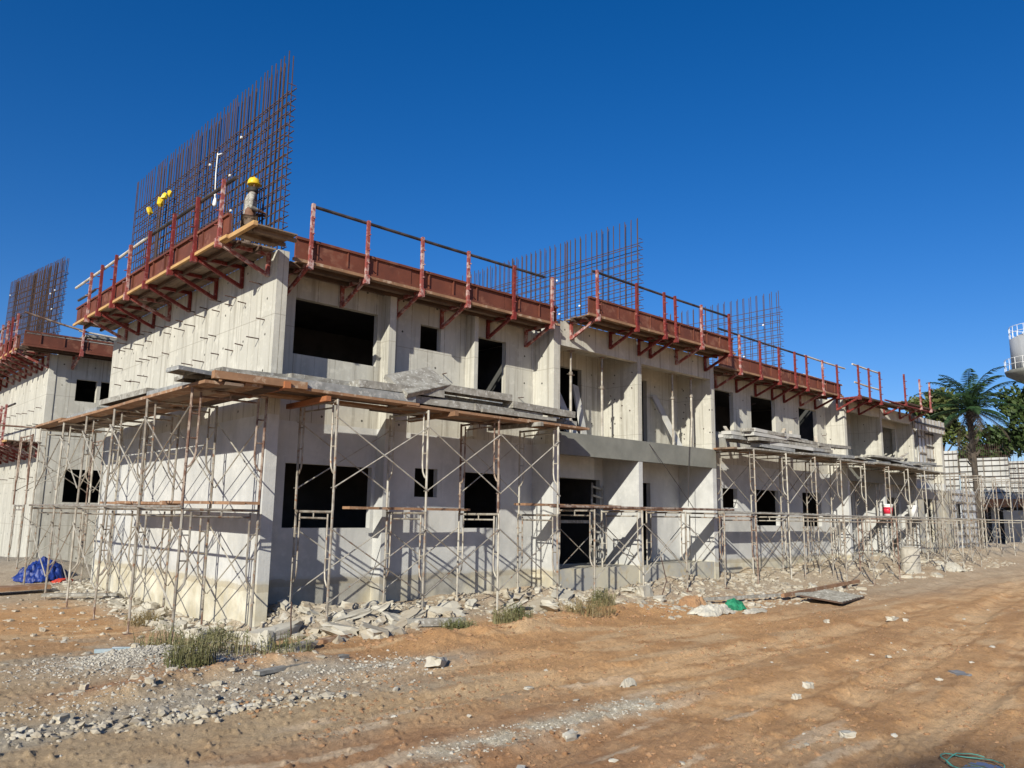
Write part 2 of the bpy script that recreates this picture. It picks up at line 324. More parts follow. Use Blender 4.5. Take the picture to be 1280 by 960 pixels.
def build_ground():
    th0 = R(47.1)
    th = np.concatenate([np.linspace(-math.pi, -R(44), 90)[:-1], np.linspace(-R(44), R(44), 980), np.linspace(R(44), math.pi, 90)[1:-1]]) + th0
    r = np.concatenate([[.3, .8, 1.5], np.exp(np.arange(math.log(2.2), math.log(60), .0056)), np.exp(np.linspace(math.log(61), math.log(4000), 40))])
    T, Rr = np.meshgrid(th, r); X = CAM[0] + Rr * np.cos(T); Y = CAM[1] + Rr * np.sin(T)
    Z = gz(X, Y); f = sst(400, 90, Rr); Z = Z * f - .1 * (1 - f)
    nt, nr = len(th), len(r)
    co = np.stack([X, Y, Z], -1).reshape(-1, 3)
    i = np.arange(nr - 1)[:, None] * nt; j = np.arange(nt)[None, :]; j2 = (j + 1) % nt
    q = np.stack([i + j, i + nt + j, i + nt + j2, i + j2], -1).reshape(-1, 4)
    me = bpy.data.meshes.new('ground'); nv, nf = len(co), len(q)
    me.vertices.add(nv); me.vertices.foreach_set('co', co.ravel())
    me.loops.add(nf * 4); me.loops.foreach_set('vertex_index', q.ravel().astype(np.int32))
    me.polygons.add(nf); me.polygons.foreach_set('loop_start', np.arange(0, nf * 4, 4, dtype=np.int32))
    me.polygons.foreach_set('use_smooth', np.ones(nf, bool)); me.update(calc_edges=True)
    ca = me.color_attributes.new('soil', 'FLOAT_COLOR', 'POINT')
    cc = np.ones((nv, 4)); cc[:, :3] = gcol(X, Y).reshape(-1, 3); ca.data.foreach_set('color', cc.ravel())
    s = NT('site_soil', .95); a = s.n('ShaderNodeVertexColor', layer_name='soil').outputs['Color']; p = s.pos()
    c = s.mix(s.ramp(s.noise(p, 28, 5, .7), [(.35, 0), (.7, 1)]), s.mix(1., a, (.80, .78, .76), 'MULTIPLY'), s.mix(1., a, (1.15, 1.15, 1.16), 'MULTIPLY'))
    mp = s.n('ShaderNodeMapping'); s.l(p, mp.inputs['Vector']); mp.inputs['Rotation'].default_value = (0, 0, R(-8)); mp.inputs['Location'].default_value = (0, 0, 0)
    dis = s.n('ShaderNodeVectorMath', operation='MULTIPLY_ADD'); nz = s.n('ShaderNodeTexNoise'); s.l(p, nz.inputs['Vector']); nz.inputs['Scale'].default_value = .9
    s.l(nz.outputs['Color'], dis.inputs[0]); dis.inputs[1].default_value = (.5, .5, 0); s.l(mp.outputs[0], dis.inputs[2])
    wv = s.scale(dis.outputs[0], (1.0, 5, 1)); stk = s.noise(wv, 1.3, 8, .75)
    c = s.mix(s.ramp(stk, [(.30, .45), (.44, 0)]), c, s.mix(1., a, (.70, .62, .55), 'MULTIPLY'))
    c = s.mix(s.ramp(stk, [(.56, 0), (.72, .6)]), c, s.mix(1., a, (1.22, 1.25, 1.3), 'MULTIPLY'))
    cr = s.ramp(s.noise(p, 15, 8, .8), [(.57, 0), (.63, .8)]); c = s.mix(cr, c, s.mix(1., a, (.58, .50, .44), 'MULTIPLY'))
    c = s.mix(s.ramp(s.noise(p, 75, 2, .5), [(.68, 0), (.74, .8)]), c, (.62, .55, .45))
    s.base(c); s.bump(s.math('ADD', s.math('ADD', s.noise(p, 55, 9, .8), s.math('MULTIPLY', cr, .3)), s.math('MULTIPLY', stk, .8)), .9, .026)
    me.materials.append(s.m)
    tag(obj('ground', me), None, None, kind='structure')
build_ground()
def G(x, y): return float(gz(np.array([x]), np.array([y]))[0])

# ------------------------------------------------------------------ stones
_ico = bmesh.new(); bmesh.ops.create_icosphere(_ico, subdivisions=1, radius=1)
ICV = np.array([v.co[:] for v in _ico.verts]); ICF = np.array([[v.index for v in f.verts] for f in _ico.faces]); _ico.free()
def stone_cloud(pts, sizes, flat=.6, seed=0):
    """angular stones merged: cubes and ico chunks with jittered corners"""
    g = np.random.default_rng(seed); b = B(); n = len(ICV)
    for (x, y, z), s in zip(pts, sizes):
        v = ICV * (1 + g.uniform(-.38, .38, (n, 1))) * s * np.array([g.uniform(.6, 1.3), g.uniform(.6, 1.3), flat * g.uniform(.6, 1.2)])
        a = g.uniform(0, 6.28); t = g.uniform(-.5, .5); ca, sa, ct, stt = math.cos(a), math.sin(a), math.cos(t), math.sin(t)
        v = v @ np.array([[1, 0, 0], [0, ct, -stt], [0, stt, ct]]) @ np.array([[ca, -sa, 0], [sa, ca, 0], [0, 0, 1]])
        b.add((v + (x, y, z)).tolist(), ICF.tolist())
    return b
def scatter(n, fx, fy, smin, smax, sink=.02, pw=3.0, keep=None):
    pts = []; sz = []
    while len(pts) < n:
        x, y = fx(), fy()
        if keep and not keep(x, y): continue
        s = smin + (smax - smin) * random.random() ** pw
        pts.append((x, y)); sz.append(s)
    P = np.array(pts); z = gz(P[:, 0], P[:, 1])
    return [(p[0], p[1], zz + s * sink) for p, zz, s in zip(pts, z, sz)], sz
def stuff(name, b, mat, label, cat): return tag(obj(name, b.mesh(name, M[mat])), label, cat, None, 'stuff')

p, s_ = scatter(1300, lambda: U(.0, 6.9) + 0, lambda: -1.9 + 2.3 * math.sqrt(random.random()), .012, .10)
p2, s2 = scatter(420, lambda: random.gauss(1.0, .55), lambda: random.gauss(-.9, .45), .015, .13)
stuff('rubble_bank', stone_cloud(p + p2, s_ + s2, .6, 1), 'rubble', 'loose grey rubble heaped along the foot of the front wall', 'rubble')
p, s_ = scatter(900, lambda: -1.15 + 1.1 * random.random() ** .7, lambda: U(-1.3, 9), .015, .09)
stuff('rubble_strip', stone_cloud(p, s_, .55, 2), 'rubpale', 'pale broken mortar lying along the base of the side wall', 'rubble')
p, s_ = scatter(2600, lambda: U(6.3, 14.5), lambda: -.1 - 3.2 * random.random() ** 1.5, .01, .10)
p2, s2 = scatter(1800, lambda: U(13, 30), lambda: .4 - 3.0 * random.random() ** 1.3, .012, .10)
stuff('builders_debris', stone_cloud(p + p2, s_ + s2, .5, 3), 'rubble', 'pale scattered debris under the scaffolding at the right', 'debris')
p, s_ = scatter(2600, lambda: random.gauss(-2.25, .65), lambda: random.gauss(-1.75, .4), .006, .022, pw=1)
p2, s2 = scatter(1500, lambda: U(-5.5, .5), lambda: random.gauss(-3.75, .33), .006, .026, pw=2)
stuff('grey_gravel', stone_cloud(p + p2, s_ + s2, .75, 4), 'gravel', 'grey crushed gravel spread over the ground at lower left', 'gravel')
p, s_ = scatter(700, lambda: U(-4.1, -1.5), lambda: 0, .02, .085) if 0 else ([], [])
xs = [U(-4.3, -1.3) for _ in range(420)]; q = [(x, -4.5 - .10 * (x + 4) + random.gauss(0, .13)) for x in xs]
zz = gz(np.array([a for a, _ in q]), np.array([b_ for _, b_ in q])); sz = [.010 + .038 * random.random() ** 2.2 for _ in q]
stuff('dried_clods', stone_cloud([(a, b_, z + s * .3) for (a, b_), z, s in zip(q, zz, sz)], sz, .7, 5), 'rubble', 'row of dry clods and stones across the lower left ground', 'clods')
def streaky(x, y): return vnoise(np.array([x * .8]), np.array([y * 3.2]), 77)[0] > .52 + .3 * random.random() - .12
p, s_ = scatter(5200, lambda: -2.5 + 12.5 * random.random() ** 1.3, lambda: U(-10.6, -2.0), .006, .032, pw=3.2, keep=streaky)
p3, s3 = scatter(500, lambda: U(.3, 7.5), lambda: -2.5 + random.gauss(0, .3), .01, .06, pw=3); p += p3; s_ += s3
p2, s2 = scatter(900, lambda: U(-6, -.5), lambda: U(-5, 8), .01, .06, pw=3)
stuff('loose_stones', stone_cloud(p, s_, .6, 6), 'clod', 'small clay clods and stones strewn over the site track', 'stones')
stuff('grey_stones', stone_cloud(p2, s2, .6, 16), 'rubble', 'small grey stones strewn over the ground at far left', 'stones')
p, s_ = scatter(520, lambda: U(-2.1, .85), lambda: -6.95 + random.gauss(0, .16), .005, .02, pw=2)
p2, s2 = scatter(120, lambda: U(-5, 14), lambda: U(-9.5, -2), .01, .04, pw=2)
stuff('pale_chippings', stone_cloud(p + p2, s_ + s2, .6, 7), 'rubpale', 'strip of pale stone chippings on the orange clay', 'chippings')

# ------------------------------------------------------------------ main building
TOP = 5.92
FINS = [(-.1, .1), (6.56, 6.76), (9.55, 9.7), (12.76, 12.94), (20.95, 21.12), (23.95, 24.1), (26.95, 27.1), (30.0, 30.2)]
blk = thing('terrace_block', 'long two storey bare concrete terrace block under construction, grey plaster on its ground floor', 'building')
part('side_wall', B().box(-.1, .1, 0, 8.4, -.6, 6.067), 'wall', blk)
for a, b_ in FINS[1:]: part('party_wall', B().box(a, b_, 0, 8.2, -.4, TOP), 'wall', blk)
def bay(x0, x1, y, holes, name='front_wall', z0=-.4, z1=TOP - .01):
    part(name, B().wall((x0, y), (1, 0), x1 - x0, z0, z1, .13, [(a - x0, b - x0, c, d) for a, b, c, d in holes]), 'wall', blk)
bay(.1, 6.56, .65, [(.6, 2.34, 4.48, 5.5), (3.36, 3.88, 5.0, 5.5), (4.86, 5.71, 3.75, 5.5), (.59, 2.35, 1.44, 2.55), (3.34, 3.9, 2.04, 2.6), (4.61, 5.61, 1.44, 2.58)])
bay(12.94, 20.95, .65, [(13.98, 14.97, 4.2, 5.45), (15.97, 17.45, 3.8, 5.49), (19.0, 20.26, 3.8, 5.43), (14.25, 15.03, 2.02, 2.58), (16.1, 17.46, 1.52, 2.6), (19.0, 20.3, 1.5, 2.6)])
bay(6.76, 9.55, 1.15, [(7.2, 9.44, .58, 2.62), (7.0, 8.75, 3.52, 5.35)], 'recess_wall')
bay(9.7, 12.76, 1.1, [(10.3, 11.45, .58, 2.62), (10.3, 11.35, 3.52, 5.4)], 'recess_wall')
bay(21.12, 23.95, 1.1, [(21.3, 21.9, 3.52, 5.3), (22.0, 23.7, .58, 2.6)], 'recess_wall')
bay(24.1, 26.95, .6, [(24.3, 26.8, 3.52, 5.35), (24.3, 26.7, .58, 2.62)], 'recess_wall')
bay(27.1, 30.0, .4, [(27.3, 28.35, 4.3, 5.4), (27.6, 29.2, .9, 2.6)])
for x0 in (2.42, 4.55): part('pilaster', B().box(x0, x0 + (.15 if x0 < 4 else .1), .36, .647, -.4 if x0 < 4 else 3.3, TOP - .03), 'wall', blk)
part('balcony_beam', B().box(6.764, 12.93, -.012, .16, 3.06, 3.56), 'beam', blk)
part('balcony_beam', B().box(21.0, 26.96, -.012, .16, 3.06, 3.5), 'beam', blk)
part('roof_beam', B().box(6.765, 9.547, .01, .16, 5.52, 6.097), 'raw', blk)
part('roof_beam', B().box(9.703, 12.757, .01, .16, 5.5, 6.097), 'raw', blk)
part('roof_beam', B().box(21.13, 26.9, .01, .16, 5.5, TOP - .03), 'raw', blk)
part('recess_lintel', B().box(6.765, 9.0, .95, 1.147, 2.62, 3.2), 'wall', blk)
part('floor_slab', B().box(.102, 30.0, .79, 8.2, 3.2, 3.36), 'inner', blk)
for a, b_ in ((6.762, 9.548), (9.702, 12.758), (21.122, 23.948), (24.102, 26.948)):
    part('balcony_slab', B().box(a, b_, .163, 1.1, 3.3, 3.46), 'raw', blk)
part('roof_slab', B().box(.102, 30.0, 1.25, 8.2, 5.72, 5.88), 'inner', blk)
for a, b_ in ((6.762, 9.548), (9.702, 12.758), (21.122, 23.948), (24.102, 26.948)): part('balcony_ceiling', B().box(a, b_, .163, 1.247, 5.74, 5.87), 'raw', blk)
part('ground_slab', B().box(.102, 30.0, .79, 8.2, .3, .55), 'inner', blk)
for a, b_ in FINS[1:7]:
    for xx in ((a - .02, a - .003), (b_ + .003, b_ + .02)): part('added_dark_panel', B().box(xx[0], xx[1], 1.24, 3.6, .56, 5.7), 'inner', blk)  # added dark panels, cover sunlit party walls so rooms look shaded
for xx in (6.54, 20.93): part('added_dark_panel', B().box(xx, xx + .017, .785, 1.238, .56, 5.7), 'inner', blk)  # more added dark panels for room shade, close behind the front windows
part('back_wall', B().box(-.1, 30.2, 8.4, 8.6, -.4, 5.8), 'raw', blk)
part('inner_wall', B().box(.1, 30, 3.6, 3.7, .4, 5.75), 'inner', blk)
for a, b_ in ((6.765, 12.755), (21.13, 26.94)): part('plinth', B().box(a, b_, .02, 1.13, -.6, .57), 'plinth', blk)
# tie rods left sticking out of the side wall
rod = B().tube([(0, 0, 0), (-.15, 0, .006)], .011, 5).mesh('tie_rod', M['rebar'])
tri = B().tube([(0, 0, 0), (-.22, 0, .008)], .011, 5).mesh('tie_rod', M['rebar'])
for zr in (5.55, 5.35, 4.95, 4.55, 4.05, 3.75):
    for k in range(13):
        y = .45 + k * .6 + U(-.12, .12)
        if y > 8.2 or random.random() < .22: continue
        obj('tie_rod', random.choice([rod, rod, tri]), blk, (-.1, y, zr + U(-.06, .06)), (0, U(-.05, .05), U(-.06, .06)))
for (x, y, z) in [(2.75, .65, 4.35), (3.2, .65, 4.25), (3.95, .65, 4.55), (3.15, .65, 4.0), (4.2, .65, 4.2), (6.1, .65, 4.3), (14.6, .65, 5.3), (16.0, .65, 5.2), (18.6, .65, 5.0), (20.6, .65, 4.6), (20.3, .65, 4.3)]:
    obj('tie_rod', rod, blk, (x, y, z), (0, U(-.1, .1), math.pi / 2 + U(-.2, .2)))
for fx in (9.55, 12.76, 20.95):
    for k in range(9):
        obj('tie_rod', rod, blk, (fx, U(.1, .95), 3.75 + k * .19 + U(-.05, .05)), (0, U(-.1, .1), U(-.2, .2)), (.3, 1, 1))

# ------------------------------------------------------------------ working platforms
def bracket_mesh(proj, mat, post=1.05, drop=.42):
    """local: +x out from the wall, z=0 at deck level, x=0 at the wall"""
    b = B()
    b.bar((.03, 0, -drop), (.03, 0, .02), .05, .07, (0, 1, 0))
    b.bar((.05, 0, -.035), (proj, 0, -.035), .05, .06)
    b.bar((.05, 0, -drop + .03), (proj - .02, 0, -.05), .05, .06)
    b.bar((proj, 0, -.11), (proj, 0, post), .055, .055, (0, 1, 0))
    b.box(proj - .045, proj + .05, -.045, .045, -.13, .03)
    for z in (.25, .5, .78): b.tube([(proj + .03, 0, z), (proj + .09, 0, z - .01)], .012, 5)
    return b.mesh('bracket', mat)
BRK = {}
def platform(label, org, along, out, posts, proj, z, segs, rails, mat='red', group=None, toe=.38, kick=True, deck=True, wallx=None, board_mat='timber', under=0):
    """org: wall line point (x,y) for along=0; along,out unit vecs"""
    t = thing('working_platform', label, 'platform', (org[0], org[1], z), math.atan2(along[1], along[0]), group)
    sgn = 1 if Vector(along).cross(Vector(out)) > 0 else -1      # local +y = left of along
    for i, s in enumerate(posts):
        ex = wallx(s) if wallx else 0
        bm_ = mat if random.random() < .7 else ('redpale' if mat == 'red' else 'red')
        key = (round(proj + ex, 2), bm_)
        if key not in BRK: BRK[key] = bracket_mesh(proj + ex, M[bm_])
        obj('bracket', BRK[key], t, (s, -ex * sgn, 0), (R(U(-.8, .8)), R(U(-.5, .5)), sgn * math.pi / 2 + R(U(-1.2, 1.2))))
    Y = lambda v: v * sgn
    def bx(b, a, c, y0, y1, z0, z1): return b.box(a, c, min(Y(y0), Y(y1)), max(Y(y0), Y(y1)), z0, z1)
    for a, c in segs:
        if deck:
            b = B(); w = (proj - .045) / 4
            for k in range(4): bx(b, a + U(0, .12), c - U(0, .12), .004 + k * w, .004 + (k + 1) * w - .006, .002, .03)
            part('deck', b, 'ply', t)
            n = max(2, int((c - a) / .9))
            b = B()
            for k in range(2): bx(b, a, c, proj * (.3 + .4 * k), proj * (.3 + .4 * k) + .05, -.065, -.001)
            part('joist', b, 'dark', t)
            b = B(); bx(b, a - .05, c + .05, proj - .035, proj + .01, -.028, .024); part('edge_board', b, board_mat, t)
        if kick:
            x = a
            while x < c - .3:
                e = min(x + 2.4, c)
                if c - e < .5: e = c
                b = B(); o = U(-.012, .012)
                bx(b, x + .006, e - .006, proj - .09 + o, proj - .05 + o, .033, .033 + toe)
                bx(b, x + .006, e - .006, proj - .049 + o, proj - .012, toe - .01, .033 + toe)
                bx(b, x + .006, e - .006, proj - .049 + o, proj - .02, .034, .075)
                for k in np.arange(x + .4, e - .2, .6): bx(b, k, k + .02, proj - .0485 + o, proj - .025, .08, toe - .015)
                part('toe_board', b, 'brown', t); x = e
    for (a, za, c, zc, m) in rails:
        part('guard_rail', B().tube([(a, Y(proj - .06), za), ((a + c) / 2, Y(proj - .06), (za + zc) / 2 - .012), (c, Y(proj - .06), zc)], .03, 7), m, t)
    return t
# side wall platform (along = -Y so that out = -X)
SP = [.3, 1.33, 2.46, 3.74, 4.85, 5.78, 6.75, 7.6]
platform('red bracket platform with brown toe boards high on the side wall', (-.1, 8.6), (0, -1), (-1, 0), [8.6 - y for y in SP], .9, 6.07,
         [(-.1, 8.55)], [(-.5, 1.0, 4.6, 1.02, 'railpale'), (4.4, 1.03, 8.65, 1.0, 'rail'), (-.15, .62, 1.2, .62, 'rail')])
solo('deck_panel', B().box(-.92, -.18, -.80, .0, 6.082, 6.10).box(-.85, -.12, -.66, -.60, 6.02, 6.08).box(-.88, -.15, -.34, -.28, 6.02, 6.08), 'ply', 'loose plywood end of the platform jutting past the building corner', 'plywood')
solo('timber_batten', B().box(-.97, -.9, -.9, .3, 6.03, 6.10), 'timber', 'yellow timber jutting out under the platform end at the corner', 'timber')
S1 = [.38, 1.51, 2.72, 3.87, 5.14, 6.29]
platform('brown platform with splashed red posts above the first front room', (0, .65), (1, 0), (0, -1), S1, .85, 5.90, [(.12, 6.5)],
         [(.38, 1.03, 6.1, 1.02, 'rail')], 'redpale', board_mat='timbrown')
S2 = [7.09, 8.48, 9.57, 10.03, 11.17, 12.49]
platform('brown platform with red posts above the two open balconies', (0, .0), (1, 0), (0, -1), S2, .82, 6.10, [(6.85, 12.7)],
         [(7.0, 1.03, 12.6, 1.0, 'rail')], 'red', board_mat='timbrown')
S3 = [13.65, 14.78, 15.88, 16.9, 17.65, 18.75, 19.8]
S3 = [x + .35 for x in S3]
platform('brown platform with red posts beyond the balconies, half its rail pale pipe', (0, .65), (1, 0), (0, -1), S3, .85, 5.88, [(13.0, 20.5)],
         [(13.0, 1.08, 18.2, 1.03, 'rail'), (18.0, 1.05, 20.9, 1.02, 'railpale'), (17.9, .42, 20.6, .40, 'railpale')], 'red', board_mat='timbrown')
platform('short platform of three red brackets with two pale rails at the far balcony', (0, .0), (1, 0), (0, -1), [20.4, 21.2, 22.1], .82, 5.82, [(20.6, 24.0)],
         [(20.1, 1.05, 22.3, 1.02, 'railpale'), (20.2, .45, 22.3, .42, 'railpale')], 'red', kick=False, board_mat='dark')
platform('narrow platform of three red brackets without rail near the far end', (0, .0), (1, 0), (0, -1), [24.3, 25.75, 26.75], .82, 6.02, [(24.0, 27.2)],
         [(22.6, -.09, 26.9, -.09, 'red')], 'red', kick=False, board_mat='dark')

# ------------------------------------------------------------------ rebar mats
def mat_(label, x, y0, y1, z0, ztop, zh, vstep, hstep, tilt=0, caps=(), dbl=True, laps=(), rope=None):
    t = thing('rebar_mat', label, 'rebar', (x, y0, z0), 0); t.rotation_euler = (0, tilt, 0)
    H = ztop - z0
    vb = B().tube([(0, 0, 0), (.004, .004, H * .5), (0, 0, H)], .0105, 4).mesh('vertical_bar', M['rebar'])
    Lh = y1 - y0
    hb = B().tube([(0, -.06, 0), (.004, Lh * .5, -.012), (0, Lh + .05, 0)], .0105, 4).mesh('horizontal_bar', M['rebar'])
    n = int(Lh / vstep); cnt = 0
    ys0 = [i * Lh / n for i in range(n + 1)] + [l + d for l in laps for d in (.06,)]
    for layer in ((0, .13) if dbl else (0,)):
        ys = [y + (.5 * Lh / n if layer else 0) for y in ys0 if not layer or y < Lh - .5 * Lh / n]
        for y in ys:
            if cnt >= 100: break
            obj('vertical_bar', vb, t, (layer, y + U(-.015, .015), 0), (R(U(-.15, .15)), R(U(-.15, .15)), 0), (1, 1, 1 + U(-.006, .005))); cnt += 1
        z = .25 + (hstep * .5 if layer else 0)
        while z < zh - z0:
            obj('horizontal_bar', hb, t, (layer + .02, 0, z + U(-.02, .02)), (R(U(-.25, .25)), 0, 0)); z += hstep
    u = B()
    for z in np.arange(.2, zh - z0, hstep): u.tube([(0, -.04, z), (.15, -.04, z)], .008, 4)
    part('end_links', u, 'rebar', t)
    sp = B().lathe([(.01, -.016), (.026, -.014), (.026, .014), (.01, .016)], 8).mesh('spacer', M['white'])
    for k in range(int(Lh * 1.1)):
        obj('spacer', sp, t, (-.03, U(.1, Lh), U(.3, zh - z0 - .1)), (0, math.pi / 2, 0))
    return t
m1 = mat_('tall rebar mat rising over the side wall beside the corner, the largest one', .05, .4, 8.5, 5.9, 9.93, 9.35, .165, .20, laps=(2.2, 4.1, 6.3))
m2 = mat_('rebar mat standing behind the balcony platform in the middle of the roof', 9.58, -.02, 7.0, 5.9, 9.3, 8.75, .19, .22, laps=(2.4, 4.6))
m3 = mat_('rebar mat behind the far platform, just right of the middle one', 16.72, 0, 6.5, 5.9, 8.85, 8.4, .24, .24)
m4 = mat_('leaning rebar mat on the roof of the block at left edge', -.25, 14.0, 21.5, 6.2, 9.15, 8.75, .16, .19, tilt=R(0), laps=(2.2, 4.2))
m4.rotation_euler = (R(6), 0, 0)
# yellow caps on rods, white hanging rope
for i, (y, z, s) in enumerate([(6.84, 8.68, 1), (6.1, 8.68, 1.25), (5.9, 8.76, 1.0), (5.57, 8.72, .8)]):
    t = thing('rod_cap', ['yellow capped rod nearest the far end of the tall mat', 'largest yellow capped rod in front of the tall mat', 'yellow capped rod touching the largest one in the tall mat', 'smallest yellow capped rod in front of the tall mat'][i], 'capped rod', (-.12, y, 6.1))
    part('rod', B().tube([(0, 0, 0), (.02, 0, z - 6.1)], .014, 5), 'rebar', t)
    part('cap', B().add((ICV * rng.uniform(.7, 1.25, (len(ICV), 1)) * np.array([.08, .08, .12]) * s + np.array([.02, 0, z - 6.1])).tolist(), ICF.tolist()), 'yellow', t)
b = B().tube([(-.05, 3.11, 8.87), (-.06, 3.10, 8.4), (-.06, 3.04, 7.85)], .011, 6); b.tube([(-.05, 3.11, 8.83), (-.03, 2.95, 8.81)], .014, 5)
t = thing('hanging_rope', 'white rope hanging down the face of the tall rebar mat', 'rope'); part('line', b, 'white', t)
part('end_knot', B().lathe([(.015, -.10), (.045, -.07), (.04, 0), (.02, .08)], 9, (-.06, 3.03, 7.8)), 'white', t, True)

# ------------------------------------------------------------------ scaffolds
W = 1.15
def frame_mesh(mat, h=1.75, door=True):
    b = B(); r = .021
    for s in (-1, 1):
        b.tube([(s * W / 2, 0, 0), (s * W / 2, 0, h)], r, 7)
        xi = s * (W / 2 - .13)
        b.tube([(xi, 0, h - .06), (xi, 0, .80), (xi + s * .02, 0, .68), (xi + s * .07, 0, .60), (s * W / 2, 0, .56)], .016, 6)
        for z in (1.0, 1.36): b.tube([(xi, 0, z), (s * W / 2, 0, z)], .012, 5)
        for z in (.35, 1.45): b.tube([(s * W / 2, -.05, z), (s * W / 2, .05, z)], .009, 5)
    b.tube([(-W / 2, 0, h - .03), (W / 2, 0, h - .03)], r, 7); b.tube([(-W / 2 + .13, 0, h - .13), (W / 2 - .13, 0, h - .13)], .016, 6)
    b.tube([(0, 0, h - .13), (0, 0, h - .03)], .012, 5)
    return b.mesh('frame', mat)
FR = [frame_mesh(M['galv']), frame_mesh(M['tubepale']), frame_mesh(M['rust']), frame_mesh(M['galv'])]
def jack_mesh(h):
    return B().tube([(0, 0, 0), (0, 0, h)], .016, 6).box(-.07, .07, -.07, .07, -.008, .004).lathe([(.035, h - .06), (.035, h - .02)], 8).mesh('jack', M['rust'])
XB = {}
def xbrace(L, mat):
    k = (round(L, 2), mat)
    if k not in XB:
        b = B(); b.tube([(0, 0, .35), (L, .012, 1.45)], .0115, 5); b.tube([(0, -.014, 1.45), (L, -.026, .35)], .0115, 5)
        XB[k] = b.mesh('cross_brace', M[mat])
    return XB[k]
def scaffold(label, org, ang, us, levels, ztop, rustp=.2, jackz=None, skip=(), mats=('tubepale', 'galv')):
    """frames stand across local x at positions us; local y runs outwards(-)/inwards(+)"""
    t = thing('scaffold', label, 'scaffold', (org[0], org[1], 0), ang)
    h = 1.75; ca, sa = math.cos(ang), math.sin(ang)
    for i, u in enumerate(us):
        for lv in range(levels):
            z = ztop - (levels - lv) * h
            if (i, lv) in skip: continue
            me = FR[2] if random.random() < rustp else random.choice([FR[0], FR[1], FR[3]])
            obj('frame', me, t, (u, 0, z), (R(U(-.5, .5)), R(U(-.6, .6)), math.pi / 2 + R(U(-1.5, 1.5))))
        z = ztop - levels * h
        for s in (-1, 1):
            wx, wy = org[0] + u * ca - s * W / 2 * sa, org[1] + u * sa + s * W / 2 * ca
            g = G(wx, wy)
            if z - g > .01: part('jack', B().tube([(u, s * W / 2, g - .02), (u, s * W / 2, z + .05)], .017, 6).box(u - .07, u + .07, s * W / 2 - .07, s * W / 2 + .07, g - .02, g + .006), 'rust', t)
        if i + 1 < len(us):
            L = us[i + 1] - u
            for lv in range(levels):
                for s in (-1, 1):
                    if random.random() < .08 and s > 0: continue
                    if (i, lv) in skip: continue
                    obj('cross_brace', xbrace(L, random.choice(mats)), t, (u, s * (W / 2 + .03), ztop - (levels - lv) * h), (0, 0, 0))
    return t
sidey = [-.45, 1.35, 3.12, 4.82, 6.42, 8.3]
scaffold('two level tube scaffold along the side wall at left of the corner', (-.95, 0), math.pi / 2, sidey, 2, 3.50, .14)
frontx = [.58, 2.39, 4.08, 5.68]
scaffold('two level tube scaffold in front of the first front room', (0, -.42), 0, frontx, 2, 3.50, .14)
scaffold('low single level scaffold below the open balconies', (0, -.45), 0, [6.75, 8.35, 10.0, 11.6], 1, 1.86, .14)
scaffold('two level tube scaffold right of the balconies in front of three windows', (0, -.42), 0, [13.2, 14.95, 16.65, 18.3, 20.0], 2, 3.55, .14)
scaffold('two level tube scaffold below the far balconies', (0, -.42), 0, [21.9, 23.6, 25.2, 26.8], 2, 3.55, .15)
scaffold('low tube scaffold standing in the debris in front of the far scaffolds', (0, -1.75), 0, [15.4, 17.1, 18.9, 22.6, 24.4, 26.2], 1, 1.8, .15)
scaffold('tube scaffold wrapping the unfinished end of the block', (0, -.9), 0, [28.0, 29.8, 31.6, 33.4, 35.2], 2, 3.6, .1)
scaffold('tube scaffold standing in the gap before the left block', (0, 11.2), 0, [-1.2, .5, 2.2], 2, 3.55, .3)

# ------------------------------------------------------------------ boards on the scaffolds
def board(L, w, h, mat, warp=0.0):
    b = B(); n = 4
    for k in range(n):
        a, c = -L / 2 + L * k / n, -L / 2 + L * (k + 1) / n
    bb = bmesh.new()
    vs = []
    for k in range(n + 1):
        x = -L / 2 + L * k / n; z = warp * math.sin(k / n * math.pi) + (0 if 0 < k < n else U(-.004, .004))
        e = U(-.006, .006)
        vs += [(x, -w / 2 + e, z - h / 2), (x, w / 2 + e, z - h / 2), (x, w / 2 + e, z + h / 2), (x, -w / 2 + e, z + h / 2)]
    fs = [(3, 2, 1, 0), tuple(4 * n + i for i in range(4))]
    for k in range(n):
        o = 4 * k
        fs += [(o, o + 1, o + 5, o + 4), (o + 1, o + 2, o + 6, o + 5), (o + 2, o + 3, o + 7, o + 6), (o + 3, o, o + 4, o + 7)]
    b.add(vs, fs); bb.free()
    return b.mesh('board', M[mat])
def deckrun(label, group, u0, u1, v0, v1, z, along='x', mats=('timbrown', 'dark', 'ply'), n=4, front='timbrown', L0=2.2):
    w = (v1 - v0) / n
    for r in range(n):
        u = u0 + U(-.15, .1)
        while u < u1 - .4:
            L = min(U(L0, L0 + 1.2), u1 - u + U(-.05, .2)); m = front if r == 0 else random.choice(mats)
            me = board(L + .25, w - .015, .045, m)
            v = v0 + (r + .5) * w; c = u + L / 2; zz = z + (.006 * r) + (.048 if int(u * 3) % 2 else 0)
            loc = (c, v, zz) if along == 'x' else (v, c, zz)
            o = obj('scaffold_plank', me, None, loc, (0, R(U(-.6, .6)), (0 if along == 'x' else math.pi / 2) + R(U(-.5, .5))))
            tag(o, label, 'plank', group); u += L
deckrun('brown plank of the upper deck on the side wall scaffold', 'planks decking the side wall scaffold', -.75, 8.5, -1.56, -.40, 3.525, 'y')
deckrun('brown plank of the upper deck before the first front room', 'planks decking the first front scaffold', -1.0, 6.35, -1.03, .16, 3.535, 'x', front='timbrown')
deckrun('grey brown plank of the upper deck right of the balconies', 'planks decking the scaffold right of the balconies', 12.95, 20.6, -1.0, .15, 3.58, 'x', mats=('timgrey', 'ply', 'timbrown'), front='timgrey')
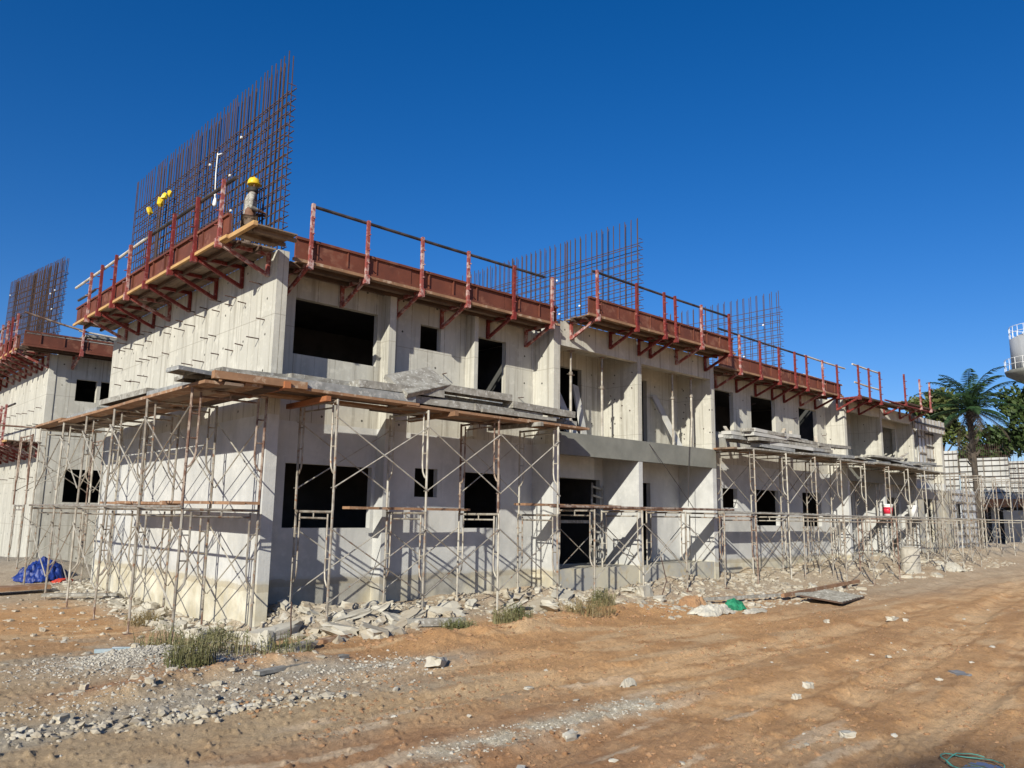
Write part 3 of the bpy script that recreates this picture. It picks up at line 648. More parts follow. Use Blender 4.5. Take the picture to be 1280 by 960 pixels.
deckrun('grey plank of the upper deck below the far balconies', 'planks decking the far balcony scaffold', 21.3, 27.3, -1.0, .15, 3.58, 'x', mats=('timgrey', 'timgrey', 'ply'), front='timgrey')
deckrun('narrow splintered plank at mid height on the side scaffold', 'planks at mid height on the side scaffold', -.5, 5.2, -.95, -.42, 1.79, 'y', mats=('timbrown', 'timgrey', 'timber'), n=2)
deckrun('thin worn plank at mid height before the first front room', 'planks at mid height before the first front room', 1.75, 4.15, -.05, .2, 1.80, 'x', mats=('timbrown',), n=1)
deckrun('thin plank crossing at mid height below the open balconies', 'planks at mid height below the balconies', 5.4, 12.6, -.55, -.2, 1.89, 'x', mats=('timbrown', 'rust'), n=1)
deckrun('thin plank at mid height on the scaffold right of the balconies', 'planks at mid height right of the balconies', 13.2, 20.4, -.2, .1, 1.84, 'x', mats=('timgrey',), n=1, front='timgrey')
deckrun('thin plank at mid height below the far balconies', 'planks at mid height below the far balconies', 21.6, 27, -.2, .1, 1.84, 'x', mats=('timgrey',), n=1, front='timgrey')
def longtube(label, p, q, mat, r=.022): solo('scaffold_tube', B().tube([p, tuple((a + b_) / 2 for a, b_ in zip(p, q)), q], r, 7), mat, label, 'tube')
longtube('long rusty tube lying across the low scaffold by the balconies', (5.5, -.95, 1.90), (12.2, -.95, 1.93), 'rust', .028)
longtube('long pale tube along the mid level right of the balconies', (11.6, -1.02, 1.86), (21.5, -1.02, 1.84), 'tubepale')
longtube('long pale tube along the mid level of the far scaffold', (21, -1.02, 1.86), (30.5, -1.3, 1.84), 'tubepale')
longtube('long tube along the outer side of the side scaffold', (-1.56, -.5, 1.76), (-1.56, 8.4, 1.78), 'galv')
longtube('long rusty tube sticking out left of the side scaffold deck', (-2.6, 8.9, 3.55), (-.2, 8.5, 3.53), 'rust')
# aluminium formwork lying on the decks
def fpanel(L, w=.3, h=.065):
    """formwork panel: skin plate with a rim and cross ribs on its underside, holes along the rim shown as dark plugs"""
    b = B().box(-L / 2, L / 2, -w / 2, w / 2, h / 2 - .006, h / 2)
    for s in (-1, 1): b.box(-L / 2, L / 2, s * w / 2 - .006, s * w / 2 + .006, -h / 2, h / 2 - .0065)
    for k in range(int(L / .3) + 1):
        x = -L / 2 + .006 + k * (L - .012) / max(1, int(L / .3)); b.box(x - .004, x + .004, -w / 2 + .0065, w / 2 - .0065, -h / 2, h / 2 - .0065)
    return b
FPM = {}
def lay(label, group, x, y, z, L, rz=0, rx=0, ry=0, w=.3, mat='alum', h=.065):
    k = (round(L, 1), w, mat, h)
    if k not in FPM: FPM[k] = fpanel(round(L, 1), w, h).mesh('formwork_panel', M[mat])
    return tag(obj('formwork_panel', FPM[k], None, (x, y, z), (R(rx), R(ry), R(rz))), label, 'formwork panel', group)
for i in range(9):   # along the side deck
    lay('flat grey aluminium formwork panel on the side scaffold deck', 'panels lying on the side scaffold deck', -1.15 + .32 * (i % 3), .8 + 2.6 * (i // 3) + U(-.2, .2), 3.66 + .11 * (i % 2), 2.4, 90 + U(-2, 2), h=.1, mat=random.choice(['alum', 'timgrey']))
gc = 'panels stacked at the building corner'
for i, (x, y, z, L, rz) in enumerate([(-1.05, -.55, 3.66, 1.8, 12), (-.6, -.3, 3.67, 2.2, 4), (-.85, -.1, 3.74, 1.8, 18), (-.3, -.62, 3.74, 1.8, -3), (-.2, -.15, 3.75, 2.0, 2), (-.45, -.45, 3.81, 1.6, 6)]):
    lay('perforated grey formwork panel stacked at the scaffold corner', gc, x, y, z, L, rz, U(-5, 5), U(-4, 4), h=.06, mat=random.choice(['alum', 'timgrey']))
for lb_, p_, q_, w_, m_ in (('thick brown timber with a chamfered end on the scaffold corner', (-1.45, -1.0, 3.63), (.0, -1.02, 3.63), .11, 'timbrown'), ('orange box timber poking out of the scaffold corner deck', (-.35, -1.12, 3.60), (-.30, .4, 3.60), .10, 'orange'),
        ('second orange box timber under the front deck edge', (.35, -1.12, 3.47), (.4, .3, 3.47), .08, 'orange'), ('rough bearer under the middle of the front deck', (2.9, -1.15, 3.48), (2.95, .35, 3.48), .08, 'timbrown'), ('rough bearer sticking out near the right end of the front deck', (5.0, -1.2, 3.48), (4.95, .3, 3.48), .08, 'timgrey'),
        ('loose batten on the front deck edge', (3.6, -1.02, 3.62), (5.6, -.98, 3.63), .06, 'timgrey')):
    solo('timber_length', B().bar(p_, q_, w_, w_), m_, lb_, 'timber')
gf = 'grey panels stacked on the front scaffold deck'
for i in range(17):
    L = random.choice([1.8, 2.4, 2.4]); x = .9 + 4.6 * (i / 16) + U(-.1, .1)
    lay('long grey formwork panel stacked flat on the front scaffold deck', gf, x, -.82 + .33 * (i % 3) + U(-.04, .04), 3.67 + .14 * (i % 2) + (.14 if i in (2, 8, 9, 10) else 0), L, U(-2, 2), U(-3, 3), U(-1, 1), h=.13, mat=random.choice(['alum', 'timgrey', 'timgrey']))
for i in range(3): lay('long grey formwork panel stacked flat on the front scaffold deck', gf, 3.9 + .7 * i, -.15 + .05 * i, 3.88 + .04 * i, 2.4, U(-2, 2), 0, U(-1, 1))
tp = lay('large pale formwork panel tilted up on the front deck, ribs showing', None, 2.3, -.78, 4.02, 1.15, 8, 38, -16, .6, 'timgrey', .09)
g3 = 'panels stacked right of the balconies'
for i in range(40):
    lay('dusty grey formwork panel stacked on the deck right of the balconies', g3, 14.0 + 4.6 * random.random(), -.75 + .32 * (i % 3), 3.69 + .10 * (i // 8), random.choice([1.8, 2.4]), U(-4, 4), U(-3, 3), U(-2, 2), mat=random.choice(['alum', 'timgrey', 'timgrey', 'alumwhite']), h=.09)
g4 = 'panels lying below the far balconies'
for i in range(20):
    lay('grey formwork panel lying on the deck below the far balconies', g4, 21.8 + 5 * (i / 19), -.6 + .33 * (i % 3), 3.68 + .07 * (i % 4), 2.4, U(-7, 7), U(-6, 6), U(-4, 4), mat=random.choice(['alum', 'timgrey']))
for i, (p, q) in enumerate([((13.2, -.3, 3.95), (14.3, .55, 4.35)), ((13.6, -.4, 3.85), (15.0, .6, 4.25)), ((16.3, .0, 3.8), (17.9, .6, 4.6)), ((17.0, -.1, 3.8), (18.3, .6, 4.55)), ((19.0, .0, 3.8), (19.9, .55, 4.5)), ((23.6, -.4, 3.75), (26.6, .1, 4.35))]):
    lb = ['first pale timber prop leaning on the deck right of the balconies', 'second pale timber prop right beside the fin by the balconies', 'pale batten leaning at the middle window upstairs', 'lower pale batten leaning by the middle window', 'single batten leaning in the third window upstairs', 'long pale plank raised on the far balcony deck'][i]
    solo('leaning_batten', B().bar(p, q, .09, .045), 'railpale', lb, 'batten')

# ------------------------------------------------------------------ balcony props, ladders
def prop(label, x, y, z0, z1, cut):
    t = thing('steel_prop', label, 'prop', (x, y, z0)); h = z1 - z0
    part('outer_tube', B().tube([(0, 0, .01), (0, 0, h * cut)], .032, 8), 'tubepale', t)
    part('inner_tube', B().tube([(0, 0, h * cut), (0, 0, h - .01)], .024, 8), 'galv', t)
    part('collar', B().lathe([(.03, h * cut - .05), (.05, h * cut - .03), (.05, h * cut + .03), (.03, h * cut + .05)], 10).tube([(-.12, 0, h * cut - .02), (.12, 0, h * cut - .02)], .009, 5), 'galv', t)
    part('base_plate', B().box(-.07, .07, -.07, .07, 0, .01), 'rust', t); part('head_plate', B().box(-.07, .07, -.07, .07, h - .01, h), 'rust', t)
prop('steel prop at left end of the left upper balcony', 7.35, .22, 3.565, 5.50, .72)
prop('steel prop near the middle wall in the left upper balcony', 8.45, .22, 3.565, 5.50, .62)
prop('taller lit steel prop in the right upper balcony', 11.3, .22, 3.565, 5.48, .66)
prop('steel prop next to the right fin in the right upper balcony', 12.15, .22, 3.565, 5.48, .74)
for lb, p, q in (('pale plank leaning behind the leftmost balcony prop', (7.7, .35, 3.47), (7.45, 1.05, 5.1)), ('pale plank leaning in shade of the left balcony middle', (8.15, .5, 3.47), (8.4, 1.05, 4.9)), ('pale plank leaning between the right balcony props', (11.95, .4, 3.47), (11.55, 1.02, 5.0))):
    solo('leaning_plank', B().bar(p, q, .2, .05, (0, 1, 0)), 'alumwhite', lb, 'plank')
def ladder(label, p, q, w, n, mat):
    p, q = Vector(p), Vector(q); t = thing('ladder', label, 'ladder', p); d = q - p; s = d.cross(Vector((0, 1, 0))).normalized() if abs(d.x) > abs(d.y) else Vector((1, 0, 0)); s *= w / 2
    for k in (-1, 1): part('rail', B().bar(s * k, d + s * k, .04, .06), mat, t)
    rm = B().bar(-s, s, .03, .05).mesh('rung', M[mat] if isinstance(mat, str) else mat)
    for i in range(n): obj('rung', rm, t, d * ((i + .6) / n))
ladder('wooden ladder leaning inside the left ground floor balcony room', (8.95, .85, .57), (9.3, 1.1, 2.5), .42, 9, 'timgrey')
ladder('pale ladder lying upright at the back of the left upper balcony', (8.05, .8, 3.46), (8.05, 1.1, 4.3), .3, 5, 'alumwhite')
solo('shelf_plank', B().box(7.0, 9.1, 1.0, 1.1, 1.55, 1.62), 'timgrey', 'grey plank fixed across the left ground floor room', 'plank')
for i, (a, b_, c) in enumerate([((9.95, -.03, 3.5), (11.0, -.3, 2.3), (11.6, -.2, 1.9)), ((11.75, -.03, 4.5), (11.5, -.1, 3), (11.3, -.2, 2.0))]):
    solo('thin_cable', B().tube([a, b_, c], .008, 4), 'rail', ['thin dark cable sagging from the beam by the middle fin', 'thin dark cable hanging over the right half of the beam'][i], 'cable')

# ------------------------------------------------------------------ second block at left
LB = (-.35, 13.6)
lb = thing('neighbour_block', 'second bare concrete block standing behind at the left edge', 'building')
bx0, by0 = LB
part('front_wall', B().wall((bx0 + .2, by0 + .02), (1, 0), 9, -.3, 6.19, .15, [(.55, 1.12, 4.85, 5.5), (1.22, 3.2, 4.85, 5.5), (.5, 2.2, 1.9, 2.85)]), 'raw', lb)
part('side_wall', B().box(bx0, bx0 + .2, by0, by0 + 14, -.3, 6.145), 'raw', lb)
part('floor_slab', B().box(bx0 + .2, bx0 + 9, by0 + .2, by0 + 13, 3.3, 3.5), 'inner', lb); part('roof_slab', B().box(bx0 + .2, bx0 + 9, by0 + .2, by0 + 13, 5.8, 6.05), 'inner', lb)
part('back_wall', B().box(bx0 + .2, bx0 + 9, by0 + 4, by0 + 4.2, 0, 6), 'inner', lb)
for zr in (4.6, 4.1, 2.6):
    for k in range(8): obj('tie_rod', rod, lb, (bx0, by0 + .5 + k * .8 + U(-.1, .1), zr + U(-.05, .05)))
platform('red bracket platform along the roof of the left block', (bx0, by0 + 14), (0, -1), (-1, 0), [14 - y for y in (.1, .75, 1.4, 2.1, 2.8, 3.6, 4.5, 5.5, 6.5)], .9, 6.15,
         [(5, 14.0)], [(5, .95, 14.0, .98, 'rail')])
platform('platform with long pale rail over the front of the left block', (bx0 - .9, by0), (1, 0), (0, -1), [1.5, 2.7, 3.9], .75, 6.18, [(.05, 4.5)],
         [(.0, .92, 1.6, .62, 'rust'), (1.4, .62, 4.4, .5, 'railpale'), (.1, .36, 4.3, .36, 'railpale')], board_mat='brown')
platform('lower red bracket platform on the side of the left block', (bx0, by0 + 14), (0, -1), (-1, 0), [14 - y for y in (.3, .9, 1.6, 2.3, 3.1, 4, 5, 6)], .9, 3.55,
         [(6, 14.1)], [(5, 1.0, 14.5, 1.0, 'rail')], kick=False)
t = thing('panel_stack', 'small stack of grey panels on the left block roof', 'stack', (2.2, 18, 6.06))
for k in range(5): part('panel', B().box(-.7 + U(-.1, .1), .7 + U(-.1, .2), -.5, .5, 1.0 + .13 * k, 1.09 + .13 * k), 'timgrey', t)
for x in (-.6, .5): part('leg', B().box(x, x + .1, -.4, .4, 0, 1), 'timgrey', t)

# ------------------------------------------------------------------ unfinished far end
g = 'aluminium wall forms at the far end'
def wallform(label, x, y, z, w, h, rz=0, mat='alum', rows=6, cols=2, group=None, hole=None):
    t = thing('wall_form', label, 'formwork', (x, y, z), rz, group)
    part('face', B().wall((0, 0), (1, 0), w, 0, h, .05, [hole] if hole else []), mat, t)
    r = B()
    for k in range(rows):
        zz = h * (k + .5) / rows
        segs = [(0, w)] if not (hole and hole[2] < zz < hole[3]) else [(0, hole[0]), (hole[1], w)]
        for a, c in segs: r.box(a, c, -.06, -.003, zz - .03, zz + .03)
    part('walers', r, 'rail' if mat == 'alumwhite' else 'galv', t)
    v = B()
    for k in range(cols + 1):
        xx = w * k / cols
        if hole and hole[0] - .04 < xx < hole[1] + .04: continue
        v.box(xx - .02, xx + .02, -.03, -.0045, 0, h)
    part('stiffeners', v, 'galv', t)
    return t
wallform('tall narrow aluminium form beside the dark far upper opening', 28.4, .33, 3.5, .75, 2.0, 0, 'alumform', 3, 2)
wallform('second aluminium form at the end of the upper storey', 29.2, .33, 3.5, .8, 2.1, 0, 'alumwhite', 4, 2)
wallform('pale slatted form crowning the far end of the roof', 26.95, -.1, 5.35, 3.2, .5, 0, 'alumwhite', 1, 9)
wallform('ribbed aluminium ground floor form with a dark window opening', 31.0, .2, -.1, 3.4, 3.2, 0, 'alumform', 9, 6, None, (.85, 1.5, 1.4, 2.6))
solo('end_wall_panel', B().wall((27.0, -.02), (1, 0), 3.8, -.3, 3.0, .12, [(.6, 1.6, .9, 2.6)]), 'plinth', 'beige concrete wall panel under the far scaffold', 'wall')
# farther block
fb = thing('far_block', 'unfinished block far right with white forms above a dark ground floor', 'building')
FX = 56
part('slab', B().box(FX - 1.2, FX + 14, .2, 13, 3.3, 3.6), 'raw', fb)
for y in (.5, 3, 5.5, 8, 10.5): part('column', B().box(FX, FX + .35, y, y + .35, -.2, 3.3), 'raw', fb)
part('ground_wall', B().box(FX + 3, FX + 3.2, -2, 13, -.2, 3.3), 'inner', fb)
jo = B()
for k in range(30): jo.bar((FX - 1.15, 2.6 + k * .14, 3.12 + U(-.1, .1)), (FX + 1.5, 2.6 + k * .14 + U(-.5, .5), 3.05 + U(-.2, .2)), .07, .12)
solo('soffit_timbers', jo.box(FX - 1.3, FX - 1.22, 2.5, 6.6, 2.75, 3.29), worn('orange_timber', (.45, .20, .08), (.30, .13, .06), 2), 'orange timber joists under the slab of the far block', 'timber')
for i, (y, w, h, m) in enumerate([(3.0, 1.6, 2.3, 'alumwhite'), (4.65, 1.5, 2.6, 'alumwhite'), (6.2, 1.5, 2.6, 'alumwhite'), (7.8, .9, 3.2, 'alumwhite'), (9.0, 1.6, 3.5, 'alum')]):
    wallform(['pinkish white form behind the bars at the far right', 'white wall form left of the pinkish one', 'white wall form behind the palm trunk', 'narrow pale form between palm trunk and ribbed form', 'tall ribbed grey form at left of the far block'][i], FX + .4 - .02 * i, y + w, 3.6, w, h, -math.pi / 2, m, 7 if i < 4 else 8, 3)
mat_('rebar mat before the pinkish form at the far right', FX + .1, 2.3, 4.7, 3.6, 7.4, 6.6, .22, .4, dbl=False)
mat_('rusty rebar starter bars above the white forms far right', FX + .8, 4.6, 8.0, 5.6, 7.2, 6.9, .13, .5, dbl=True)
scaffold('tube scaffold before the dark far ground floor', (FX - 2.2, 2), math.pi / 2, [0, 1.8, 3.6, 5.4], 2, 3.5, .2)
solo('cream_wall', B().box(FX - 2.5, FX - 2.3, -3, 2.3, 2.6, 4.2), 'raw', 'cream concrete upstand at the far right edge', 'wall')
solo('hoarding', B().box(52, 52.15, -4.5, 4, -.3, 2.5), 'plinth', 'beige concrete fence wall far behind at the right edge', 'wall')

# ------------------------------------------------------------------ water tower
t = thing('water_tower', 'pale round water tower with railings rising behind the trees', 'water tower', (72.1, 5.75, 0)); Rt = 2.15
part('tank', B().lathe([(Rt, 14.5), (Rt, 17.35), (Rt * .7, 17.7), (.1, 17.85)], 40), 'tank', t, True)
part('gallery', B().lathe([(1.2, 13.4), (2.6, 14.25), (2.7, 14.55)], 40), 'beam', t, True)
part('shaft', B().lathe([(1.1, 0), (1.0, 13.5)], 24), 'beam', t, True)
for nm, z, r in (('railing', 17.4, 2.12), ('railing', 14.55, 2.65)):
    b = B()
    for h in (.5, 1.0): b.tube([(r * math.cos(a), r * math.sin(a), z + h) for a in np.linspace(0, 2 * math.pi, 41)], .022, 5, False)
    for a in np.linspace(0, 2 * math.pi, 24, endpoint=False): b.tube([(r * math.cos(a), r * math.sin(a), z), (r * math.cos(a), r * math.sin(a), z + 1.0)], .02, 5)
    part(nm, b, 'white', t)

# ------------------------------------------------------------------ trees
def tree(label, x, y, z0, trunk_h, rad, hgt, nleaf, leaf, mat, seed=1, tr=.18):
    r_ = random.Random(seed); t = thing('broadleaf_tree', label, 'tree', (x, y, z0))
    b = B().tube([(0, 0, -.2), (.1, .05, trunk_h * .5), (0, 0, trunk_h), (.1, .1, trunk_h + hgt * .5)], [tr, tr * .8, tr * .6, tr * .2], 8)
    lobes = []
    for k in range(16):
        a = r_.uniform(0, 6.28); q = r_.random() ** .5
        c = Vector((math.cos(a) * rad * q * .8, math.sin(a) * rad * q * .8, trunk_h + hgt * (.08 + .84 * r_.random() * (1 - .3 * q)))); lobes.append((c, rad * r_.uniform(.25, .45)))
        b.tube([(0, 0, trunk_h * r_.uniform(.7, 1)), tuple(c * .5 + Vector((0, 0, trunk_h * .45))), tuple(c)], [tr * .35, tr * .22, .02], 5)
    part('trunk', b, 'bark', t)
    f = B()
    for k in range(nleaf):
        c, rr = r_.choice(lobes); d = Vector((r_.gauss(0, 1), r_.gauss(0, 1), r_.gauss(0, .8))).normalized() * rr * r_.random() ** .4
        p = c + d; n = Vector((r_.gauss(0, 1), r_.gauss(0, 1), r_.gauss(.4, 1))).normalized(); a = n.orthogonal().normalized() * leaf * r_.uniform(.6, 1.3); bb = n.cross(a).normalized() * leaf * .5
        f.add([p - a, p + bb, p + a, p - bb], [(0, 1, 2, 3)])
    part('crown', f, mat, t)
tree('dark leafy tree in front of the water tower', 45.0, -.35, 0, 4.0, 2.5, 6.9, 6800, .17, 'leaf', 3, .22)
tree('olive green bushy tree left of the palm, behind the far roof', 66, 12.2, 0, 8.2, 2.6, 5.0, 3200, .26, 'leaf2', 5, .25)
tree('low dark bushy tree filling in behind the palm trunk', 72, 10.0, 0, 6.2, 3.0, 4.6, 3200, .28, 'leaf', 8, .25)
def palm(label, x, y, h, L, n, seed):
    r_ = random.Random(seed); t = thing('palm_tree', label, 'palm', (x, y, 0))
    b = B().tube([(0, 0, -.2), (.05, 0, h * .5), (0, .05, h)], [.19, .16, .16], 9)
    for k in range(40):
        a = r_.uniform(0, 6.28); z = h * (.62 + .38 * k / 40); b.tube([(.16 * math.cos(a), .16 * math.sin(a), z - .12), (.34 * math.cos(a), .34 * math.sin(a), z + .12)], [.07, .04], 4)
    part('trunk', b, 'bark', t)
    for k in range(n):
        a = k * 2.39996 + r_.uniform(-.2, .2); e = R(84 - 118 * (k / n)); f = B(); pts = []; p = Vector((0, 0, h)); el = e; ll = L * r_.uniform(.85, 1.1)
        for i in range(13):
            pts.append(p.copy()); p = p + Vector((math.cos(a) * math.cos(el), math.sin(a) * math.cos(el), math.sin(el))) * ll / 12; el -= R(4.2 + 3.2 * (1 - k / n)) * (.25 + i / 7)
        f.tube(pts, [.04 - .0028 * i for i in range(13)], 4)
        side = Vector((-math.sin(a), math.cos(a), 0))
        for i in range(1, 12):
            for sub in (0, .25, .5, .75):
                q = pts[i].lerp(pts[i + 1], sub); tan = (pts[i + 1] - pts[i]).normalized()
                w = ll * .17 * math.sin(math.pi * min(1, (i + sub + 1.2) / 13.2)) ** .6
                for s in (-1, 1):
                    tip = q + (side * s * .85 + tan * .55 + Vector((0, 0, -.35 + r_.uniform(-.25, .15)))).normalized() * w
                    hw = tan * .018
                    mid = q.lerp(tip, .5) + Vector((0, 0, .04))
                    f.add([q - hw, q + hw, mid + hw, tip, mid - hw], [(0, 1, 2, 3, 4)])
        part('frond', f, 'frond' if k < n - 5 else 'bark', t)
palm('green palm with arching fronds rising over the far end', 43.9, 3.0, 8.1, 3.1, 38, 4)

# ------------------------------------------------------------------ weeds
def weed(label, x, y, r, h, n, mat, group, seed):
    r_ = random.Random(seed); b = B(); zc = G(x, y)
    for k in range(n):
        a = r_.uniform(0, 6.28); q = r * r_.random() ** .6; px, py = x + q * math.cos(a), y + q * math.sin(a)
        hh = h * r_.uniform(.25, 1.25) * (1 - .35 * q / r); a2 = r_.uniform(0, 6.28); ln = r_.uniform(.1, .55) * hh
        d = Vector((math.cos(a2), math.sin(a2), 0)); p0 = Vector((px - x, py - y, -.04)); w = Vector((-d.y, d.x, 0)) * r_.uniform(.003, .007)
        m = p0 + Vector((0, 0, hh * .6)) + d * ln * .35; e = p0 + Vector((0, 0, hh)) + d * ln
        b.add([p0 - w, p0 + w, m + w * .8, e, m - w * .8], [(0, 1, 2, 4), (4, 2, 3)])
        if r_.random() < .35:
            for z in (.5, .7, .85):
                q0 = p0.lerp(e, z); dd = Vector((r_.gauss(0, 1), r_.gauss(0, 1), .5)).normalized() * .05; ww = dd.orthogonal().normalized() * .008
                b.add([q0, q0 + dd * .5 + ww, q0 + dd, q0 + dd * .5 - ww], [(0, 1, 2, 3)])
    tag(obj('weed_clump', b.mesh('weed_clump', M[mat]), None, (x, y, zc)), label, 'weeds', group)
weed('green weed clump by the outer pole left of the corner', -1.75, -.85, .4, .4, 200, 'grass', None, 1)
weed('largest dark green weed clump in front of the corner', -2.0, -2.35, .30, .48, 330, 'grass', None, 2)
weed('tall green weeds under the scaffold corner pole', -1.35, -1.75, .42, .4, 200, 'grass', None, 3)
weed('small weed tuft right of the corner among rubble', -.65, -2.1, .35, .35, 170, 'grass', None, 4)
weed('low weed tuft at the foot of the side wall', -.75, -.2, .3, .28, 220, 'grass', None, 5)
weed('dry brown weed patch on the clay before the low scaffold', 5.1, -2.3, .5, .3, 300, 'drygrass', None, 6)
weed('small green weeds beside the dry brown patch', 5.75, -2.1, .22, .4, 320, 'grass', None, 7)
weed('sparse weeds at the edge of the rubble bank', 3.55, -2.0, .35, .35, 380, 'grass', None, 8)
weed('thin weeds beside the lone timber on the rubble', 2.4, -1.95, .3, .22, 260, 'grass', None, 9)
weed('dry stalks on the rubble left of the corner', -1.0, 2.2, .3, .3, 240, 'drygrass', None, 10)

# ------------------------------------------------------------------ things on the ground
def chunk(label, x, y, sx, sy, sz, mat='rubpale', group=None, rz=None, seed=0, tilt=10, name='concrete_chunk', cat='concrete chunk'):
    bm = bmesh.new(); bmesh.ops.create_cube(bm, size=1); bmesh.ops.subdivide_edges(bm, edges=bm.edges, cuts=2, use_grid_fill=True)
    g_ = random.Random(seed * 31 + 5)
    for v in bm.verts:
        v.co = Vector((v.co.x * sx, v.co.y * sy, v.co.z * sz)); l = v.co.length
        v.co += Vector((g_.uniform(-.1, .1) * sx, g_.uniform(-.1, .1) * sy, g_.uniform(-.1, .1) * sz)); v.co *= 1 - .22 * g_.random() * (l / (.87 * max(sx, sy)))
    me = bpy.data.meshes.new(name); bm.to_mesh(me); bm.free(); me.materials.append(M[mat])
    tag(obj(name, me, None, (x, y, G(x, y) + sz * .32), (R(g_.uniform(-tilt, tilt)), R(g_.uniform(-tilt, tilt)), rz if rz is not None else g_.uniform(0, 6.28))), label, cat, group)
chunk('pale flat stone lying alone on the orange clay', .30, -4.1, .30, .2, .12, 'rubpale', None, .6, 1)
chunk('large grey slab tipped on the rubble near the first front pole', .95, -1.75, .55, .42, .16, 'rubble', None, 1.1, 2, 28)
chunk('tall pale block among weeds right of the corner', -.75, -1.75, .22, .2, .3, 'rubpale', None, .4, 3)
chunk('pale slab against the corner of the building', -.25, -1.0, .75, .4, .2, 'rubpale', None, .3, 4)
chunk('flat grey concrete slab half buried by the corner weeds', -.45, -2.05, .6, .3, .1, 'rubble', None, .5, 5)
chunk('white broken slab below the last front pole', 5.1, -1.35, .55, .35, .12, 'rubpale', None, .8, 6, 24)
chunk('white flake of plaster right of the broken slab', 5.65, -1.55, .45, .3, .1, 'rubpale', None, .2, 7, 26)
chunk('grey flat slab tile lying on the clay at lower right', 4.85, -8.45, .26, .16, .03, 'slate', None, .9, 8, 8, 'paving_tile', 'tile')
chunk('small white lump on the clay track at right', 9.6, -5.8, .3, .16, .08, 'rubpale', None, .1, 9)
chunk('squarish block resting against the plinth below the balconies', 8.4, -1.0, .38, .2, .28, 'rubpale', None, .1, 10)
ng = 'broken concrete chunks in the rubble bank'
for i in range(34):
    x = U(.1, 6.4) if i < 24 else random.gauss(1.1, .5); y = -1.7 + 1.9 * random.random()
    chunk('jagged grey concrete chunk in the rubble bank', x, y, U(.12, .28), U(.1, .2), U(.06, .15), random.choice(['rubble', 'rubpale']), ng, None, 20 + i, 25)
ng = 'thin broken slabs on the rubble bank'
for i in range(16):
    x = random.gauss(1.0, .6) if i < 8 else U(.2, 6.4)
    chunk('thin pale broken slab lying on the rubble bank', x, -1.55 + 1.2 * random.random(), U(.35, .75), U(.22, .45), U(.07, .13), random.choice(['rubpale', 'rubpale', 'rubble']), ng, None, 210 + i, 24)
ng = 'broken mortar chunks along the side wall'
for i in range(20): chunk('pale mortar chunk at the foot of the side wall', U(-1.0, -.2), U(-1.2, 6), U(.14, .34), U(.12, .26), U(.08, .18), 'rubpale', ng, None, 70 + i, 20)
ng = 'broken chunks below the right scaffolds'
for i in range(34): chunk('pale concrete chunk below the scaffolds right of the balconies', U(7, 26), U(-2.8, -.1), U(.12, .36), U(.1, .24), U(.06, .15), random.choice(['rubble', 'rubpale', 'rubpale']), ng, None, 100 + i, 18)
ng = 'stones lying loose on the clay'
for i in range(12): chunk('pale stone lying loose on the clay track', U(-3.5, 11), U(-9, -2.6), U(.06, .15), U(.05, .11), U(.03, .07), 'rubpale', ng, None, 140 + i)
ng = 'stones lying loose at the left'
for i in range(22): chunk('grey stone lying loose on the ground left of the scaffold', U(-4.5, -1.9), U(-4.5, 7), U(.06, .15), U(.05, .11), U(.03, .08), 'rubble', ng, None, 170 + i)
def lie(name, label, cat, mat, x0, y0, x1, y1, w, h, dz=.03):
    solo(name, B().bar((x0, y0, G(x0, y0) + dz), (x1, y1, G(x1, y1) + dz), w, h), mat, label, cat)
lie('timber_length', 'short grey timber lying before the second front pole', 'timber', 'timgrey', 1.75, -1.45, 2.7, -1.75, .1, .12, .06)
lie('timber_board', 'long grey board lying on the gravel at lower left', 'board', 'timgrey', -1.75, -3.55, -.35, -3.1, .11, .04)
lie('timber_board', 'splintered board lying in rubble beside the first front pole', 'board', 'timbrown', .05, -1.75, .6, -1.6, .14, .05)
lie('timber_pole', 'long bent pole lying on debris beyond the dark panel', 'pole', 'timbrown', 11.2, -2.75, 16.4, -2.2, .08, .08, .12)
lie('timber_pole', 'pale pole lying along the debris before the low scaffold', 'pole', 'timgrey', 9.2, -2.0, 12.6, -2.9, .07, .06, .1)
lie('timber_board', 'dark board lying at the left edge near the tarpaulin', 'board', 'timbrown', -2.6, 7.6, -1.2, 7.7, .5, .08, .12)
lie('timber_board', 'pale board lying between tarpaulin and scaffold', 'board', 'timgrey', -1.6, 6.3, -.4, 5.6, .18, .05, .1)
for i, (x0, y0, x1, y1) in enumerate([(-2.55, -.6, -2.25, -.75), (-2.3, -.5, -2.05, -.7)]):
    lie('pipe_offcut', ['pale blue pipe offcut on the gravel', 'shorter pale blue pipe offcut beside the other'][i], 'pipe', worn('pale_blue', (.26, .33, .36), (.34, .38, .4), 5), x0, y0, x1, y1, .05, .05)
# dark ribbed panel
t = thing('ribbed_panel', 'dark ribbed panel lying flat on the clay at right', 'panel', (12.2, -3.45, G(12.2, -3.45) + .08), R(12)); t.rotation_euler = (R(6), 0, R(10))
part('sheet', B().box(-.95, .95, -.45, .45, 0, .03), 'dark', t); b = B()
for k in range(8): b.box(-.9 + k * .24, -.82 + k * .24, -.44, .44, .031, .05)
part('ribs', b, 'timgrey', t)
